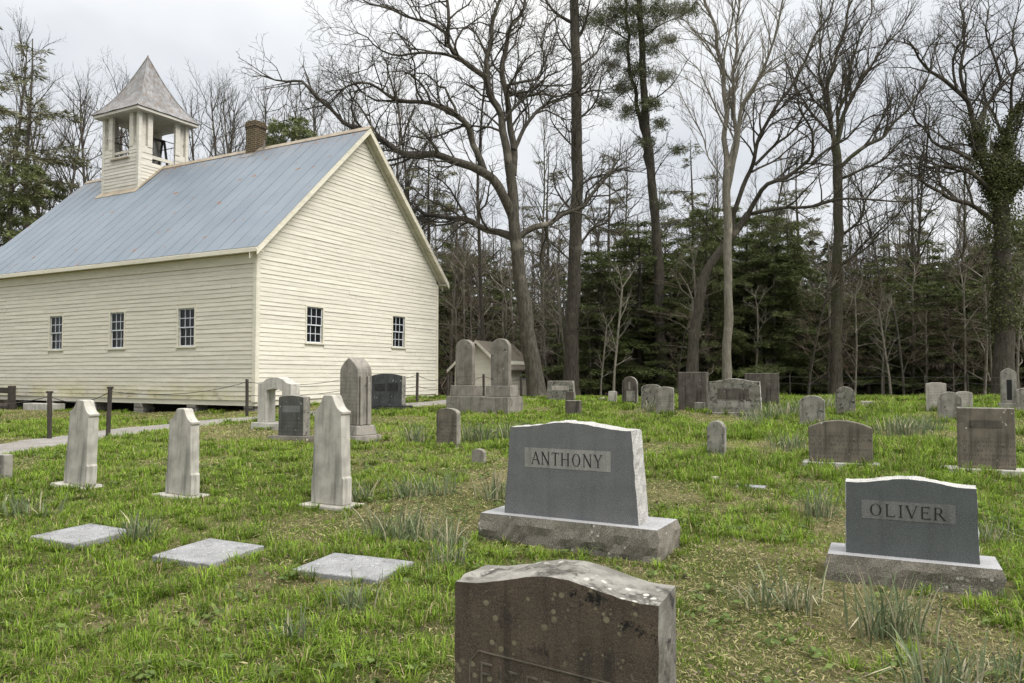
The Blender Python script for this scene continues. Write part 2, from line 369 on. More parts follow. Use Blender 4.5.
# gravel path
PATH = np.array([(-12.5,4.5),(-10.4,8.5),(-9.1,11.4),(-8.65,13.1),(-8.55,14.7),(-8.2,16.2),(-7.6,17.6),(-6.6,18.7),(-5.4,19.7),(-4.16,21.2),(-2.9,22.9),(-1.5,24.4),(.2,26.2),(1.5,28)])
def spline(p, n):
    p = np.asarray(p, float); s = np.concatenate([[0], np.cumsum(np.linalg.norm(np.diff(p, axis=0), axis=1))]); t = np.linspace(0, s[-1], n)
    q = np.stack([np.interp(t, s, p[:, i]) for i in range(p.shape[1])], 1)
    for k in range(max(1, n//(len(p)*2))): q[1:-1] = (q[:-2]+2*q[1:-1]+q[2:])/4
    return q
pc = spline(PATH, 160)
tg = np.gradient(pc, axis=0); tg /= np.linalg.norm(tg, axis=1)[:, None]; nm = np.stack([-tg[:,1], tg[:,0]], 1)
wv = .74+.10*(vnoise(np.arange(160)*.21, np.zeros(160), 3)-.5)+.1*(vnoise(np.arange(160)*.6, np.zeros(160), 4)-.5)
offs = np.linspace(-1, 1, 7)
pv = pc[:, None, :]+nm[:, None, :]*(offs[None, :, None]*wv[:, None, None])
pz = gh(pv[..., 0], pv[..., 1])+.014-.010*np.abs(offs)**4
pidx = np.arange(160*7).reshape(160, 7)
link_path = link('gravel_path', npmesh('gravel_path', np.concatenate([pv, pz[..., None]], -1).reshape(-1, 3), [np.stack([pidx[:-1,:-1], pidx[1:,:-1], pidx[1:,1:], pidx[:-1,1:]], -1).reshape(-1, 4)], [M['gravel']], smooth=True))
tag(link_path, kind='structure')

# ------------------------------------------------------------------ church
CA = .4949; CC = np.array([-7.36, 22.04, .87]); CW = 9.3; CL = 15.0; CH = 4.3; CR = 4.54; SL = CR/(CW/2)
church = empty('church', CC, -CA, 'cream clapboard country church with pale blue tin roof and open belfry', 'church')
def cw(x, y, z=0): # church local -> world
    return CC+np.array([x*math.cos(CA)+y*math.sin(CA), -x*math.sin(CA)+y*math.cos(CA), z])
rng = random.Random(5)
LW = [(-9.95, -9.22), (-6.62, -5.90), (-3.30, -2.57)]   # windows on the long wall
GW = [(2.03, 2.75), (6.40, 7.12)]
WZ = (1.61, 2.77); GZ = (1.745, 2.865)

def clapboards(mb, s0, s1, zb, zt, exp, ext, holes, put, rng, seg=.7, wav=.006, m=0):
    """lap boards between s0 and s1 (functions of z may clip), put(s, out, z) -> xyz"""
    n = int(math.ceil((zt-zb)/exp))
    ph = [rng.uniform(0, 9) for _ in range(n+2)]
    def low(k, s): return zb+k*exp+wav*(math.sin(s*.9+ph[k])+.6*math.sin(s*2.3+ph[k]*2))*(1 if k else 0)
    for k in range(n):
        a, b = ext(zb+k*exp, zb+(k+1)*exp)
        if a is None: continue
        cuts = [(a, b)]
        for (h0, h1, hz0, hz1) in holes:
            if zb+(k+1)*exp > hz0+.02 and zb+k*exp < hz1-.02:
                cuts = [c for (p, q) in cuts for c in ((p, min(q, h0)), (max(p, h1), q)) if c[1]-c[0] > .02]
        for (p, q) in cuts:
            # butt joints
            js = [p]; 
            while js[-1] < q: js.append(js[-1]+rng.uniform(2.2, 4.8))
            js[-1] = q
            if len(js) > 2 and js[-1]-js[-2] < .5: js.pop(-2)
            for u, v in zip(js[:-1], js[1:]):
                v2 = v-.004 if v < q else v
                o = rng.uniform(-.003, .005); sag = rng.uniform(-.004, .004)
                ns = max(2, int((v2-u)/seg)+1)
                vs = []
                for i in range(ns):
                    s = u+(v2-u)*i/(ns-1); zl = low(k, s)+sag; zh = low(k+1, s)+.02
                    w = .004*math.sin(s*1.7+ph[k]*3)
                    vs += [put(s, 0, zl), put(s, .022+o+w, zl), put(s, .005+o*.3, zh)]
                fs = []
                for i in range(ns-1):
                    c = 3*i; fs += [(c, c+3, c+4, c+1), (c+1, c+4, c+5, c+2)]
                fs += [(0, 1, 2), (3*(ns-1), 3*(ns-1)+2, 3*(ns-1)+1)]
                mb.add(vs, fs, m)

# wall backing: a hollow box with window openings is drawn by four thick walls behind the boards
t_ = .12
def wall_with_holes(mb, a, b, z0, z1, holes, put):
    xs = sorted(set([a, b]+[h[0] for h in holes]+[h[1] for h in holes]))
    for p, q in zip(xs[:-1], xs[1:]):
        hs = [h for h in holes if h[0] <= p+1e-6 and h[1] >= q-1e-6]
        spans = [(z0, z1)] if not hs else [(z0, hs[0][2]), (hs[0][3], z1)]
        for s, e in spans:
            v = [put(p,-t_,s), put(q,-t_,s), put(q,0,s), put(p,0,s), put(p,-t_,e), put(q,-t_,e), put(q,0,e), put(p,0,e)]
            mb.hexa(v)
lput = lambda s, o, z: (s, -o, z)            # long wall: outward is -y
gput = lambda s, o, z: (o, s, z)             # gable: outward is +x
lh = [(a, b, *WZ) for a, b in LW]; gh_ = [(a, b, *GZ) for a, b in GW]
core = MB()
wall_with_holes(core, -CL, 0, 0, CH, lh, lput)
wall_with_holes(core, t_+.002, CW, 0, CH, gh_, gput)
core.box(-CL, -t_-.002, CW-t_, CW, 0, CH)
core.box(-CL, -CL+t_, t_+.002, CW-t_-.002, 0, CH)
for x in (-t_, -CL):                          # gable triangles
    x1 = x+t_
    core.add([(x,0,CH),(x,CW,CH),(x,CW/2,CH+CR),(x1,0,CH),(x1,CW,CH),(x1,CW/2,CH+CR)], [(0,2,1),(3,4,5),(0,3,5,2),(1,2,5,4),(0,1,4,3)])
core.box(-CL+.02, -.02, .02, CW-.02, -.16, -.002)  # floor deck and sill beams
core.build('wall', M['trim'], church)
mb = MB(); clapboards(mb, -CL, 0, 0, CH, .132, lambda z0, z1: (-CL, -.1), [(a-.06, b+.06, c-.06, d+.05) for a, b, c, d in lh], lput, rng)
mb.build('siding', M['siding_green'], church)
def gext(z0, z1):
    zz = max(z0, CH) if z1 > CH else CH
    y = (zz-CH)/SL
    if y > CW/2-.05: return (None, None)
    return (max(.1, y), min(CW-.1, CW-y))
mb = MB(); clapboards(mb, 0, CW, 0, CH+CR, .132, gext, [(a-.06, b+.06, c-.06, d+.05) for a, b, c, d in gh_], gput, rng)
mb.build('siding', M['siding'], church)
for bx_ in ((-.11, .032, -.034, -.001), (.001, .034, .0, .11), (.001, .034, CW-.11, CW+.02)):   # corner boards
    mb = MB(); mb.box(*bx_, -.05, CH); mb.build('corner_board', M['trim'], church, .004)
# roof
EO, RO, DZ = .30, .35, .38
def rz(y): return CH+DZ+CR-abs(y-CW/2)*SL     # top surface of the tin
roof = MB(); rr = random.Random(2)
def slope_sheet(sgn):
    # corrugated by standing seams, slight waviness
    y0 = -EO; nx = 0; xs = []
    x = -CL-RO
    while x < RO-.03:
        xs.append(x); x += .61
    xs.append(RO)
    ny = 12
    for a, b in zip(xs[:-1], xs[1:]):
        vs = []
        for j in range(ny+1):
            y = y0+(CW/2-y0)*j/ny
            dz = .003*math.sin(a*3.1+j*1.7)
            Y = y if sgn < 0 else CW-y
            z = rz(y)+dz
            vs += [(a, Y, z), (b, Y, z)]
        fs = [(2*j, 2*j+1, 2*j+3, 2*j+2) for j in range(ny)]
        roof.add(vs, fs)
        yy = y0; Y0 = yy if sgn < 0 else CW-yy
        if a > -CL-RO+.1: roof.beam((a, Y0, rz(yy)+.004), (a, CW/2, rz(CW/2)+.004), .012, .007, 0, (1,0,0))
    # underside
    Y0 = y0 if sgn < 0 else CW-y0
    roof.hexa([(-CL-RO, Y0, rz(y0)-.06), (RO, Y0, rz(y0)-.06), (RO, CW/2, rz(CW/2)-.06), (-CL-RO, CW/2, rz(CW/2)-.06), (-CL-RO, Y0, rz(y0)-.018), (RO, Y0, rz(y0)-.018), (RO, CW/2, rz(CW/2)-.018), (-CL-RO, CW/2, rz(CW/2)-.018)], 1)
slope_sheet(-1); slope_sheet(1)
roof_o = roof.build('roof', [M['roof_tin'], M['trim']], church)
mb = MB(); zr = rz(CW/2)
for k in range(9):
    x0 = -CL-RO+k*(CL+2*RO)/9; x1 = x0+(CL+2*RO)/9+.03; z = zr+.015+.006*(k%3)
    for s in (-1, 1): mb.hexa([(x0,CW/2,z),(x1,CW/2,z),(x1,CW/2+s*.17,z-.165),(x0,CW/2+s*.17,z-.165),(x0,CW/2,z+.014),(x1,CW/2,z+.014),(x1,CW/2+s*.17,z-.15),(x0,CW/2+s*.17,z-.15)])
mb.build('ridge_cap', M['ridge_rust'], roof_o)
# eaves: fascia, soffit, frieze; rakes
mb = MB()
ze = rz(-EO)-.062
for s in (-1, 1):
    f = (lambda y: y) if s < 0 else (lambda y: CW-y)
    for (ya, yb, za, zb) in ((-EO-.022, -EO, ze-.085, ze+.03), (-EO, -.024, ze-.06, ze-.035), (-.05, -.024, ze-.36, ze-.078)):
        a, b = sorted((f(ya), f(yb))); mb.box(-CL-RO+.02, RO-.04 if ya < -.1 else -.002, a, b, za, zb)
mb.build('fascia', M['trim'], church, .003)
mb = MB()
for s in (-1, 1):
    for x0, x1, dz, hh in ((RO-.03, RO-.004, -.055, .17), (.026, RO-.032, -.07, .022), (.024, .05, -.095, .22)):
        def yz(y): return (y if s < 0 else CW-y)
        ya, yb = (-EO-.02, CW/2)
        v = []
        for x in (x0, x1):
            for y in (ya, yb):
                z = rz(y)+dz
                v += [(x, yz(y), z-hh), (x, yz(y), z)]
        mb.add(v, [(0,1,3,2),(4,6,7,5),(0,4,5,1),(2,3,7,6),(1,5,7,3),(0,2,6,4)])
mb.build('rake_board', M['trim'], church)
# windows
def window(parent, put, a, b, WZ0, WZ1):
    fr = MB()
    def bx(m, s0, s1, z0, z1, o0, o1):
        m.hexa([put(s0,o0,z0), put(s1,o0,z0), put(s1,o1,z0), put(s0,o1,z0), put(s0,o0,z1), put(s1,o0,z1), put(s1,o1,z1), put(s0,o1,z1)])
    c = .06
    bx(fr, a-c, a, WZ0, WZ1+c, -.02, .034); bx(fr, b, b+c, WZ0, WZ1+c, -.02, .034); bx(fr, a, b, WZ1, WZ1+c, -.02, .034)
    f = fr.build('window', M['trim'], parent, .003)
    si = MB(); bx(si, a-c-.02, b+c+.02, WZ0-.05, WZ0-.002, -.02, .055); si.build('sill', M['trim'], f, .004)
    zm = (WZ0+WZ1)/2
    for q, (z0, z1, o) in enumerate(((zm-.018, WZ1, -.022), (WZ0, zm+.018, -.052))):
        s = MB(); st = .028
        bx(s, a+.002, a+st, z0, z1, o-.025, o); bx(s, b-st, b-.002, z0, z1, o-.025, o)
        bx(s, a+st, b-st, z0, z0+.036, o-.025, o); bx(s, a+st, b-st, z1-.034, z1-.001, o-.025, o)
        w = b-a-2*st
        for i in (1, 2): x = a+st+w*i/3; bx(s, x-.011, x+.011, z0+.036, z1-.034, o-.022, o-.003)
        zc = (z0+z1)/2; 
        for i in range(3):
            x0 = a+st+w*i/3+(.011 if i else 0); x1 = a+st+w*(i+1)/3-(.011 if i < 2 else 0); bx(s, x0, x1, zc-.011, zc+.011, o-.022, o-.003)
        s.build('sash', M['sash'], f)
        gl = MB(); bx(gl, a+.01, b-.01, z0+.01, z1-.01, o-.018, o-.012); gl.build('pane', M['glass'], f)
for a, b in LW: window(church, lput, a, b, *WZ)
for a, b in GW: window(church, gput, a, b, *GZ)
# dark interior box keeps the rooms dark: inner floor/ceiling
mb = MB(); mb.box(-CL+.2, -.2, .2, CW-.2, CH-.05, CH-.02); mb.build('ceiling_boards', M['dark_wood'], church)
# foundation piers, and dark sheets for the crawl-space shade
pr = random.Random(8)
def pier(x, y, w):
    p = cw(x, y); zg = G(p[0], p[1])-CC[2]-.1
    m = MB(); n = 3; h = (-.162-zg)/n
    for k in range(n):
        j = lambda: pr.uniform(-.03, .03)
        m.box(x-w/2+j(), x+w/2+j(), y-.02+j(), y+.42+j(), zg+k*h, zg+(k+1)*h-.002)
    m.build('foundation_pier', M['weathered'], church, .02)
for x in (-.3, -2.7, -5.2, -7.6, -9.9, -12.4, -14.6): pier(x, .06, .42)
for y in (2.6, 4.8, 7., 8.8):
    p = cw(0, y); zg = G(p[0], p[1])-CC[2]-.1
    m = MB(); m.box(-.46, -.04, y-.2, y+.2, zg, -.162); m.build('foundation_pier', M['weathered'], church, .02)
mb = MB(); mb.box(-CL+.6, -.6, 1.4, 1.5, -.9, -.165); mb.box(-1.1, -1., 1.5, CW-.5, -.9, -.165); mb.build('crawl_shade_sheet', M['crawl'], church)  # near-black sheets stand in for the shade under the floor
# chimney
mb = MB(); cx = -5.15; y0 = CW/2+.05
mb.box(cx-.25, cx+.25, y0-.27, y0+.27, CH+CR-.6, CH+CR+1.18)
mb.box(cx-.28, cx+.28, y0-.30, y0+.30, CH+CR+1.182, CH+CR+1.33)
mb.box(cx-.25, cx+.25, y0-.27, y0+.27, CH+CR+1.332, CH+CR+1.42)
ch = mb.build('chimney', M['brick'], church, .008)
mb = MB()
for s in (-1, 1): mb.hexa([(cx-.36,y0,zr+.055),(cx+.36,y0,zr+.055),(cx+.36,y0+s*.46,zr+.055-.46*SL),(cx-.36,y0+s*.46,zr+.055-.46*SL),(cx-.36,y0,zr+.07),(cx+.36,y0,zr+.07),(cx+.36,y0+s*.46,zr+.07-.46*SL),(cx-.36,y0+s*.46,zr+.07-.46*SL)])
mb.build('flashing', M['belfry_tin'], ch)
mb = MB(); mb.tube([(-4.55, CW/2-.12, zr-.1), (-4.55, CW/2-.12, zr+.22)], .035, 8); mb.build('vent_pipe', M['belfry_tin'], church)

# belfry (child of the church; its pieces are sub-parts)
BS, BB = 11.45, 2.3; bx0, bx1, by0, by1 = -BS-BB/2, -BS+BB/2, CW/2-BB/2, CW/2+BB/2
ZP, ZS, ZE = 9.98, 9.55, 11.22        # top of clad piers, opening sill, ceiling (church local z = world - .87)
ZP, ZS, ZE = 9.85, 9.42, 11.22
mb = MB(); inn = .02
PW = .62                               # pier width
# clad box: lower solid below sill (core) and corner piers
mb.box(bx0+.03, bx1-.03, by0+.03, by0+.12, 7.6, ZS-.03); mb.box(bx0+.03, bx1-.03, by1-.12, by1-.03, 7.6, ZS-.03)
mb.box(bx0+.03, bx0+.12, by0+.122, by1-.122, 7.6, ZS-.35); mb.box(bx1-.12, bx1-.03, by0+.122, by1-.122, 7.6, ZS-.35)
belfry = mb.build('belfry', M['belfry_paint'], church)
br = random.Random(4)
def bw(put, a, b, zs, zb=7.75):
    m = MB()
    n = clapboards(m, a, b, zb, zs, .135, lambda z0, z1: (a+.09, b-.09), [], put, br, .6, .003)
    for p, q in ((a, a+PW), (b-PW, b)):
        clapboards(m, p, q, zs+.001, ZP, (ZP-zs)/3, lambda z0, z1: ((p+.09, q-.002) if p == a else (p+.002, q-.09)), [], put, br, .6, .003)
        v = [put(p+.04,-.10,zs), put(q-.002,-.10,zs), put(q-.002,-.005,zs), put(p+.04,-.005,zs), put(p+.04,-.10,ZP), put(q-.002,-.10,ZP), put(q-.002,-.005,ZP), put(p+.04,-.005,ZP)]
        m.hexa(v)
    m.build('belfry_siding', M['belfry_paint'], belfry)
bw(lambda s, o, z: (s, by0+.03-o, z), bx0, bx1, ZS)
bw(lambda s, o, z: (s, by1-.03+o, z), bx0, bx1, ZS)
bw(lambda s, o, z: (bx1-.03+o, s, z), by0, by1, ZS-.3)
bw(lambda s, o, z: (bx0+.03-o, s, z), by0, by1, ZS-.3)
for xx, sx in ((bx0, 1), (bx1, -1)):
    for yy, sy in ((by0, 1), (by1, -1)):
        m = MB()
        m.box(*sorted((xx-sx*.01, xx+sx*.13)), *sorted((yy-sy*.01, yy+sy*.13)), 7.7, ZE)         # corner post
        m.box(*sorted((xx+sx*.40, xx+sx*(PW-.002))), *sorted((yy, yy+sy*.12)), ZP+.002, ZE)        # inner posts
        m.box(*sorted((xx, xx+sx*.12)), *sorted((yy+sy*.40, yy+sy*(PW-.002))), ZP+.002, ZE)
        m.box(*sorted((xx+sx*.142, xx+sx*.398)), *sorted((yy+sy*.12, yy+sy*.14)), ZP+.002, ZE)
        m.box(*sorted((xx+sx*.12, xx+sx*.14)), *sorted((yy+sy*.142, yy+sy*.398)), ZP+.002, ZE)
        m.build('belfry_post', M['belfry_paint'], belfry, .006)
m = MB(); m.box(bx0+PW-.05, bx1-PW+.05, by0-.06, by0+.1, ZS-.028, ZS+.035); m.build('opening_sill', M['ridge_rust'], belfry, .006)
for bx_ in ((bx0+PW+.002, bx1-PW-.002, by0+.13, by0+.19, ZS+.25, ZS+.36), (bx1-.15, bx1-.09, by0+PW+.002, by1-PW-.002, ZS+.03, ZS+.17), (bx1-.15, bx1-.09, by1-PW-.2, by1-PW-.09, ZS-.34, ZS+.028)):
    m = MB(); m.box(*bx_); m.build('rail', M['belfry_paint'], belfry, .005)
m = MB()
for yy in (by0+.16, by1-.16): m.tube([(bx0+.1, yy, ZS+.95), (bx1-.1, yy, ZS+.95)], .018, 6)
for xx in (bx0+.16, bx1-.16): m.tube([(xx, by0+.1, ZS+.93), (xx, by1-.1, ZS+.93)], .018, 6)
m.build('tie_rod', M['dark_metal'], belfry)
# bell, wheel and cradle
bc = np.array([-BS+.35, CW/2+.05, ZS+.28])
prof = [(.0,.78),(.10,.78),(.16,.74),(.20,.62),(.235,.42),(.28,.22),(.36,.06),(.41,.0),(.37,.0),(.0,.05)]
m = MB(); k = 24; vs = []; 
for r, z in prof: vs += [(bc[0]+max(r,.003)*math.cos(2*math.pi*i/k), bc[1]+max(r,.003)*math.sin(2*math.pi*i/k), bc[2]+z) for i in range(k)]
m.add(vs, [(j*k+i, j*k+(i+1)%k, (j+1)*k+(i+1)%k, (j+1)*k+i) for j in range(len(prof)-1) for i in range(k)])
m.build('bell', M['bell_metal'], belfry, smooth=True)
m = MB()
for s in (-1, 1):
    for q in (-1, 1): m.beam(bc+np.array([q*.34, s*.5, -.55]), bc+np.array([q*.05, s*.5, .86]), .07, .07, 0, (0,1,0))
m.beam(bc+np.array([0,-.55,.84]), bc+np.array([0,.55,.84]), .1, .09)
for s in (-1, 1): m.beam(bc+np.array([s*.4,-.6,-.55]), bc+np.array([s*.4,.6,-.55]), .08, .1)
m.build('bell_cradle', M['dark_metal'], belfry)
m = MB(); wc = bc+np.array([.02, -.66, .62]); ang = np.linspace(0, 2*math.pi, 25)
m.tube([(wc[0]+.42*math.cos(a), wc[1], wc[2]+.42*math.sin(a)) for a in ang], .022, 6, cap=False)
for a in np.linspace(0, math.pi, 4)[:3]: m.beam(wc-np.array([.42*math.cos(a), 0, .42*math.sin(a)]), wc+np.array([.42*math.cos(a), .001, .42*math.sin(a)]), .025, .025, 0, (0,1,0))
m.build('bell_wheel', M['dark_metal'], belfry)
m = MB(); m.box(bx0+.02, bx1-.02, by0+.02, by1-.02, ZE+.002, ZE+.05); m.build('belfry_ceiling', M['belfry_paint'], belfry)
ov = .27
m = MB(); 
for (a, b, c, d) in ((bx0-ov, bx1+ov, by0-ov, by0-ov+.03), (bx0-ov, bx1+ov, by1+ov-.03, by1+ov), (bx0-ov, bx0-ov+.03, by0-ov+.032, by1+ov-.032), (bx1+ov-.03, bx1+ov, by0-ov+.032, by1+ov-.032)): m.box(a, b, c, d, ZE-.02, ZE+.10)
m.box(bx0-ov+.032, bx1+ov-.032, by0-ov+.032, by0+.018, ZE+.0, ZE+.03); m.box(bx0-ov+.032, bx1+ov-.032, by1-.018, by1+ov-.032, ZE, ZE+.03)
m.box(bx0-ov+.032, bx0+.018, by0+.02, by1-.02, ZE, ZE+.03); m.box(bx1-.018, bx1+ov-.032, by0+.02, by1-.02, ZE, ZE+.03)
m.build('cornice', M['belfry_paint'], belfry, .006)
m = MB(); zt = 14.05-CC[2]+.25; hb = BB/2+ov+.05; nz = 14; ns = 6
zt = 14.02; H_ = zt-(ZE+.10)-.0
def wr(t): # bell-cast profile: half width against height fraction
    return hb*((1-t)*.74+.26*(1-t)**4)
xs_ = -BS; ys_ = CW/2
for f in range(4):
    a0 = f*math.pi/2
    vs = []
    for j in range(nz+1):
        t = j/nz; w = max(wr(t), .012); z = ZE+.105+H_*t
        for i in range(ns+1):
            u = -1+2*i/ns; px_, py_ = w*u, -w
            dz = (.012*math.sin(i*2.4+f+j*1.3)) if 0 < i < ns else 0
            vs.append((xs_+px_*math.cos(a0)-py_*math.sin(a0), ys_+px_*math.sin(a0)+py_*math.cos(a0), z+dz))
    m.add(vs, [(j*(ns+1)+i, j*(ns+1)+i+1, (j+1)*(ns+1)+i+1, (j+1)*(ns+1)+i) for j in range(nz) for i in range(ns)])
    hip = [(xs_+(wr(j/nz)+.004)*(-math.cos(a0)+math.sin(a0)), ys_+(wr(j/nz)+.004)*(-math.sin(a0)-math.cos(a0)), ZE+.11+H_*j/nz) for j in range(nz+1)]
    m.tube(hip, .022, 5)
m.box(bx0-ov-.02, bx1+ov+.02, by0-ov-.02, by1+ov+.02, ZE+.085, ZE+.104)
m.tube([(xs_, ys_, zt-.12), (xs_, ys_, zt+.06)], [.05, .03], 8)
m.build('belfry_roof', M['belfry_tin'], belfry)
m = MB()                                 # rusty flashing at the foot of the belfry
for x0, x1 in ((bx0-.12, bx1+.14),):
    ya, yb = by0-.22, by0-.005
    m.hexa([(x0,ya,rz(ya)+.012),(x1,ya,rz(ya)+.012),(x1,yb,rz(yb)+.012),(x0,yb,rz(yb)+.012),(x0,ya,rz(ya)+.034),(x1,ya,rz(ya)+.034),(x1,yb,rz(yb)+.05),(x0,yb,rz(yb)+.05)])
for s in (-1, 1):
    ya = CW/2+s*(BB/2+.01); yb = CW/2
    m.hexa([(bx1+.004,ya,rz(ya)+.03),(bx1+.18,ya,rz(ya)+.03),(bx1+.18,yb,rz(yb)+.03),(bx1+.004,yb,rz(yb)+.03),(bx1+.004,ya,rz(ya)+.06),(bx1+.18,ya,rz(ya)+.05),(bx1+.18,yb,rz(yb)+.05),(bx1+.004,yb,rz(yb)+.06)])
m.build('flashing', M['ridge_rust'], belfry)

# steps and rail at the left edge of the picture
st = empty('wooden_railing', cw(-10.82, -.75, 0), -CA, 'low dark weathered plank railing on a stout post beside the church wall', 'railing')
p = cw(-10.82, -.75); zg = G(p[0], p[1])-CC[2]
m = MB(); m.box(-.09, .09, -.09, .09, zg-.1, .36); m.build('post', M['dark_wood'], st, .01)
m = MB(); m.box(-3.2, -.092, -.03, .03, .10, .30); m.build('rail', M['dark_wood'], st, .01)
m = MB(); m.box(-3.2, -.092, -.2, .25, zg+.02, zg+.14); m.build('plank', M['dark_wood'], st, .01)
p = cw(-9.6, -.36); so = MB(); so.box(-.88, .88, -.2, .2, 0, .27)
s_o = so.build('stone_step', M['concrete'], None, .02, loc=(p[0], p[1], G(p[0], p[1])-.02)); s_o.rotation_euler.z = -CA
tag(s_o, 'long pale stone block lying along the foot of the church wall', 'stone block')

# ------------------------------------------------------------------ shed behind the twin monument
sx, sy = P(478, 375, 36)[0], 36.
sh = empty('shed', (sx, sy, .45), -R(24), 'small cream clapboard shed with steep brown roof behind the twin monument', 'shed')
W2, DP, EH, AP = 1.22, 3.7, 1.66, 2.78
m = MB()
m.add([(-W2,0,0),(W2,0,0),(W2,0,EH),(0,0,AP-.12),(-W2,0,EH),(-W2,DP,0),(W2,DP,0),(W2,DP,EH),(0,DP,AP-.12),(-W2,DP,EH)], [(0,1,2,3,4),(9,8,7,6,5),(1,6,7,2),(0,4,9,5),(0,5,6,1),(2,7,8,3),(4,3,8,9)])
m.build('wall', M['shed_siding'], sh)
srn = random.Random(9); m = MB()
def sext(z0, z1):
    zz = max(z1, EH); x = W2*(1-(zz-EH)/(AP-.12-EH)) if zz > EH else W2
    return (None, None) if x < .08 else (-x, x)
clapboards(m, -W2, W2, 0, AP, .15, sext, [], lambda s, o, z: (s, -o-.001, z), srn)
clapboards(m, 0, DP, 0, EH, .15, lambda a, b: (0, DP), [(2.2, 2.8, .95, 1.5)], lambda s, o, z: (W2+.001+o, s, z), srn)
m.build('siding', M['shed_siding'], sh)
m = MB(); 
for s in (-1, 1):
    e = W2+.28; zE = AP-(AP-EH)*e/W2
    m.hexa([(0,-.25,AP-.08),(0,DP+.25,AP-.08),(s*e,DP+.25,zE-.08),(s*e,-.25,zE-.08),(0,-.25,AP),(0,DP+.25,AP),(s*e,DP+.25,zE),(s*e,-.25,zE)])
m.build('roof', M['shed_roof'], sh)
m = MB()
for s in (-1, 1):
    e = W2+.29; zE = AP-(AP-EH)*e/W2
    m.hexa([(0,-.28,AP-.15),(0,-.252,AP-.15),(s*e,-.252,zE-.15),(s*e,-.28,zE-.15),(0,-.28,AP+.01),(0,-.252,AP+.01),(s*e,-.252,zE+.01),(s*e,-.28,zE+.01)])
m.build('rake_board', M['trim'], sh)
m = MB(); m.box(W2+.0, W2+.05, 2.22, 2.78, .97, 1.48); w_ = m.build('window', M['sash'], sh)
m = MB(); m.box(W2+.045, W2+.055, 2.28, 2.72, 1.02, 1.44); m.build('pane', M['glass'], w_)

# ------------------------------------------------------------------ fences
fe = empty('rope_fence', (-6.87, 19.98, G(-6.87, 19.98)), 0, 'low fence of thin dark posts strung with sagging cable beside the path to the church', 'fence')
FP = [(-10.9, 14.2, .95), (-9.02, 15.05, .90), (-7.95, 15.17, .98), (-6.87, 19.98, .98), (-4.5, 22.4, .95), (-2.96, 24.0, .93), (-2.15, 25.6, .85), (-1.0, 27.3, .85), (.35, 28.9, .8)]
fo = np.array([-6.87, 19.98, G(-6.87, 19.98)]); tops = []
for i, (x, y, h) in enumerate(FP):
    z = G(x, y); m = MB(); b = np.array([x, y, z])-fo; lean = np.array([random.Random(i).uniform(-.03,.03), 0, 0])
    m.tube([b-np.array([0,0,.2]), b+np.array([0,0,h*.5])+lean*.5, b+np.array([0,0,h])+lean], .043, 8)
    po = m.build('post', M['post_wood'], fe, smooth=False)
    if i in (1, 2):
        m = MB(); t = b+np.array([0,0,h])+lean
        m.box(t[0]-.06, t[0]+.06, t[1]-.03, t[1]+.03, t[2]-.01, t[2]+.03); m.build('cap', M['post_wood'], po, .01)
    tops.append(b+lean+np.array([0,0,h-.07]))
def cable(parent, a, b, sag, r=.008, name='cable'):
    t = np.linspace(0, 1, 13); pts = a+(b-a)*t[:, None]; pts[:, 2] -= sag*4*t*(1-t)
    m = MB(); m.tube(pts, r, 5); m.build(name, M['dark_metal'], parent)
for i in range(len(tops)-1):
    cable(fe, tops[i], tops[i+1], .16); 
    if i >= 3: cable(fe, tops[i]-np.array([0,0,.35]), tops[i+1]-np.array([0,0,.35]), .10)
wf = empty('wire_fence', (11, 30.2, G(11, 30.2)), 0, 'thin wire fence on slim dark posts along the woods behind the right-hand stones', 'fence')
wo = np.array([11, 30.2, G(11, 30.2)]); tp = []
for i, (px, d) in enumerate(((745, 30.5), (790, 30.2), (838, 30), (884, 29.8), (925, 29.6), (968, 29.8), (1012, 30), (1062, 30))):
    p = P(px, 390, d); b = np.array([p[0], d, G(p[0], d)])-wo
    m = MB(); m.tube([b-np.array([0,0,.2]), b+np.array([0,0,.95])], .022, 6); m.build('post', M['post_wood'], wf); tp.append(b)
for i in range(len(tp)-1):
    for h in (.86, .6): cable(wf, tp[i]+np.array([0,0,h]), tp[i+1]+np.array([0,0,h]), .06, .004, 'wire')

